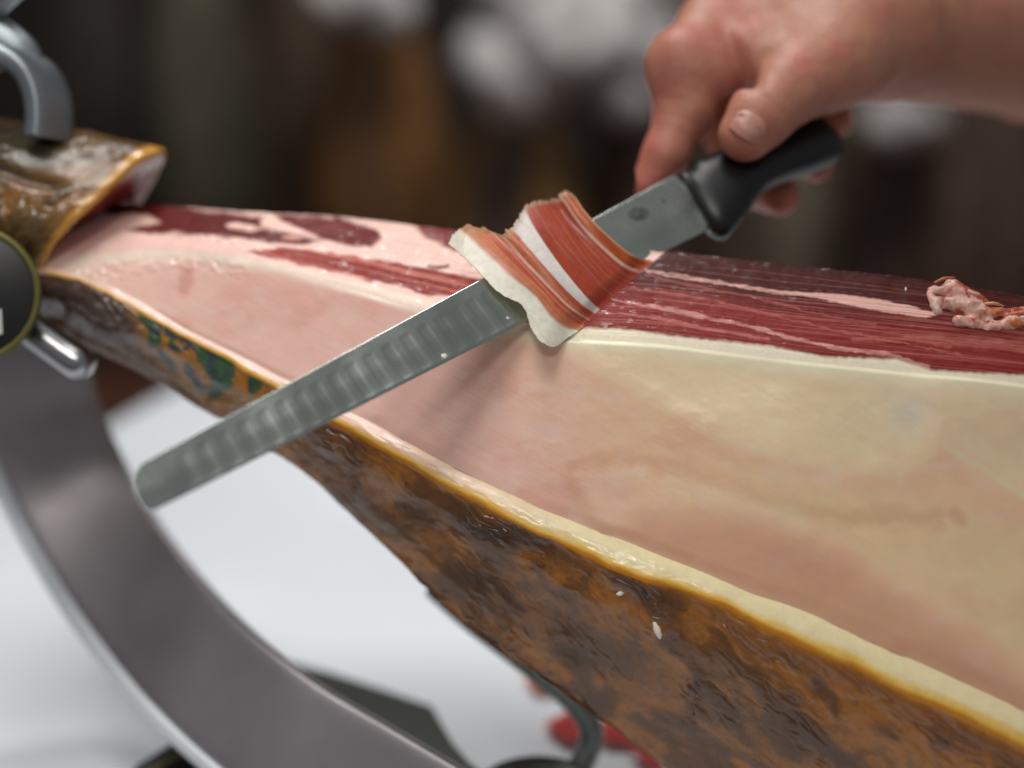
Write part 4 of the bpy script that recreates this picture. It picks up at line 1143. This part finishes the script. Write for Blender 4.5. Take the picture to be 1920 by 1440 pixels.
# ------------------------------------------------------------------ hams hanging behind
def hanging_ham(px_, top_py, d, width, tilt, col_a, col_b, label, seed, length=.62, loops=()):
    top = P(px_, top_py, d)
    t = thing("hanging_ham", top - np.array([0, 0, length]), label, "ham", "hams hanging in the background")
    n, m_ = 60, 40
    k = np.linspace(0, 1, n)
    wd = interp([0, .05, .18, .4, .68, .9, 1.0], [.020, .040, .060, .100, .125, .085, .004], k) * width
    dp = wd * .75
    a = np.linspace(0, 2 * np.pi, m_, endpoint=False)
    cx = tilt * .10 * np.sin(k * 2.2)
    V = np.zeros((n, m_, 3))
    V[..., 0] = top[0] + cx[:, None] + wd[:, None] * np.cos(a)
    V[..., 1] = top[1] + dp[:, None] * np.sin(a)
    V[..., 2] = top[2] - (k * length)[:, None] + 0 * a
    K2, A2 = np.meshgrid(k, a, indexing='ij')
    nz = fbm(np.cos(A2) * 2 + 5, np.sin(A2) * 2 + 5, K2 * 3, seed=seed, oct=3)
    V[..., :2] += ((nz - .5) * .03 * np.minimum(1, wd / .05)[:, None])[..., None] * np.stack([np.cos(A2), np.sin(A2)], -1)
    c = mixc(lin(col_a) * np.ones((n, m_, 1)), lin(col_b), sst(.42, .62, fbm(np.cos(A2) * 2.2 + 3, np.sin(A2) * 2.2 + 3, K2 * 1.2, seed=seed + 5, oct=3)))
    mesh("leg_body", V.reshape(-1, 3), grid_faces(n, m_, True), M_HANG, t, colors=c)
    for lp_ in loops:
        pts = np.array([P(x, y, d - .05 + z) for x, y, z in lp_[0]])
        v, f = sweep(pts, rope_r(lp_[1], seed + pts[0, 0] * 50), 14, n_path=60)
        mesh("rope_loop", v, f, M_ROPE, t)
    # cord up to the rail
    v, f = sweep([top - np.array([0, 0, .03]), top + np.array([0, 0, .1]), np.array([top[0], top[1], RAIL_Z])], .006, 8, n_path=12)
    mesh("cord", v, f, M_ROPE, t)
RAIL_Z = 1.75
def ringpts(cx, cy, rx, ry, rot=0, n=14):
    a = np.linspace(0, 2 * math.pi, n + 1)
    k = 1 + .7 * (vnoise(np.cos(a) * 1.6 + cx, np.sin(a) * 1.6 + cy, seed=77) - .5)
    x = rx * np.cos(a) * k; y = ry * np.sin(a) * k
    return [(cx + x[i] * math.cos(rot) - y[i] * math.sin(rot), cy + x[i] * math.sin(rot) + y[i] * math.cos(rot), .05 * math.sin(2 * a[i] + cx)) for i in range(n + 1)]
def rope_r(r, seed):
    return list(r * (.7 + .7 * vnoise(np.arange(15) * .8, np.zeros(15) + seed, seed=5)))
dark_h, oliv, amber, umber = (48, 36, 32), (88, 82, 68), (112, 78, 44), (74, 56, 46)
hanging_ham(150, -330, 2.45, .9, .3, dark_h, (54, 48, 44), "dark hanging ham blurred behind the shank clamp", 801)
hanging_ham(345, -300, 2.35, .7, .0, (70, 68, 58), oliv, "grey olive hanging ham blurred above the ham cuff", 802)
hanging_ham(690, -120, 2.40, .9, .2, umber, amber, "amber brown hanging ham under the left white rope knot", 803,
            loops=[(ringpts(690, 10, 60, 38, .3), .020), (ringpts(640, -10, 40, 30, .0), .018)])
hanging_ham(985, 60, 2.30, .95, -.2, umber, (122, 90, 50), "brown hanging ham under the large white rope loops above the slice", 804, length=.60,
            loops=[(ringpts(980, 120, 62, 70, .2), .030), (ringpts(1070, 60, 80, 52, -.7), .028), (ringpts(1010, 0, 90, 40, .4), .028)])
hanging_ham(1190, 40, 2.45, .8, .1, dark_h, umber, "dark hanging ham with white rope just left of the index finger", 805,
            loops=[(ringpts(1175, 130, 50, 62, -.2), .028), (ringpts(1190, 30, 60, 50, .5), .024)])
hanging_ham(1460, -80, 2.40, .72, .1, (108, 102, 88), (84, 70, 58), "pale grey hanging ham blurred below the knife handle", 806)
hanging_ham(1690, 120, 2.5, .8, -.1, dark_h, umber, "dark hanging ham with white rope below the forearm", 807, loops=[(ringpts(1690, 225, 42, 24, .2), .020)])
hanging_ham(1860, -40, 2.45, .85, .1, (74, 58, 50), (98, 78, 64), "dark brown hanging ham at the right edge under the forearm", 808)
hanging_ham(525, -200, 2.55, .8, .1, (64, 50, 42), (84, 68, 54), "brown hanging ham in the gap between olive and amber hams", 809)
hanging_ham(1325, -150, 2.6, .8, .0, (70, 54, 44), (98, 78, 58), "tan brown hanging ham far behind the index finger", 810)
hanging_ham(1575, -160, 2.62, .7, .0, (96, 86, 74), (66, 54, 48), "beige grey hanging ham just right of the knife handle end", 811)
rail = mesh("hanging_rail", *sweep([np.array([-2.2, 2.25, RAIL_Z]), np.array([0, 2.26, RAIL_Z]), np.array([2.2, 2.25, RAIL_Z])], .016, 14, n_path=10), M_STEEL)
tag(rail, "steel rail from which the background hams hang", "rail")
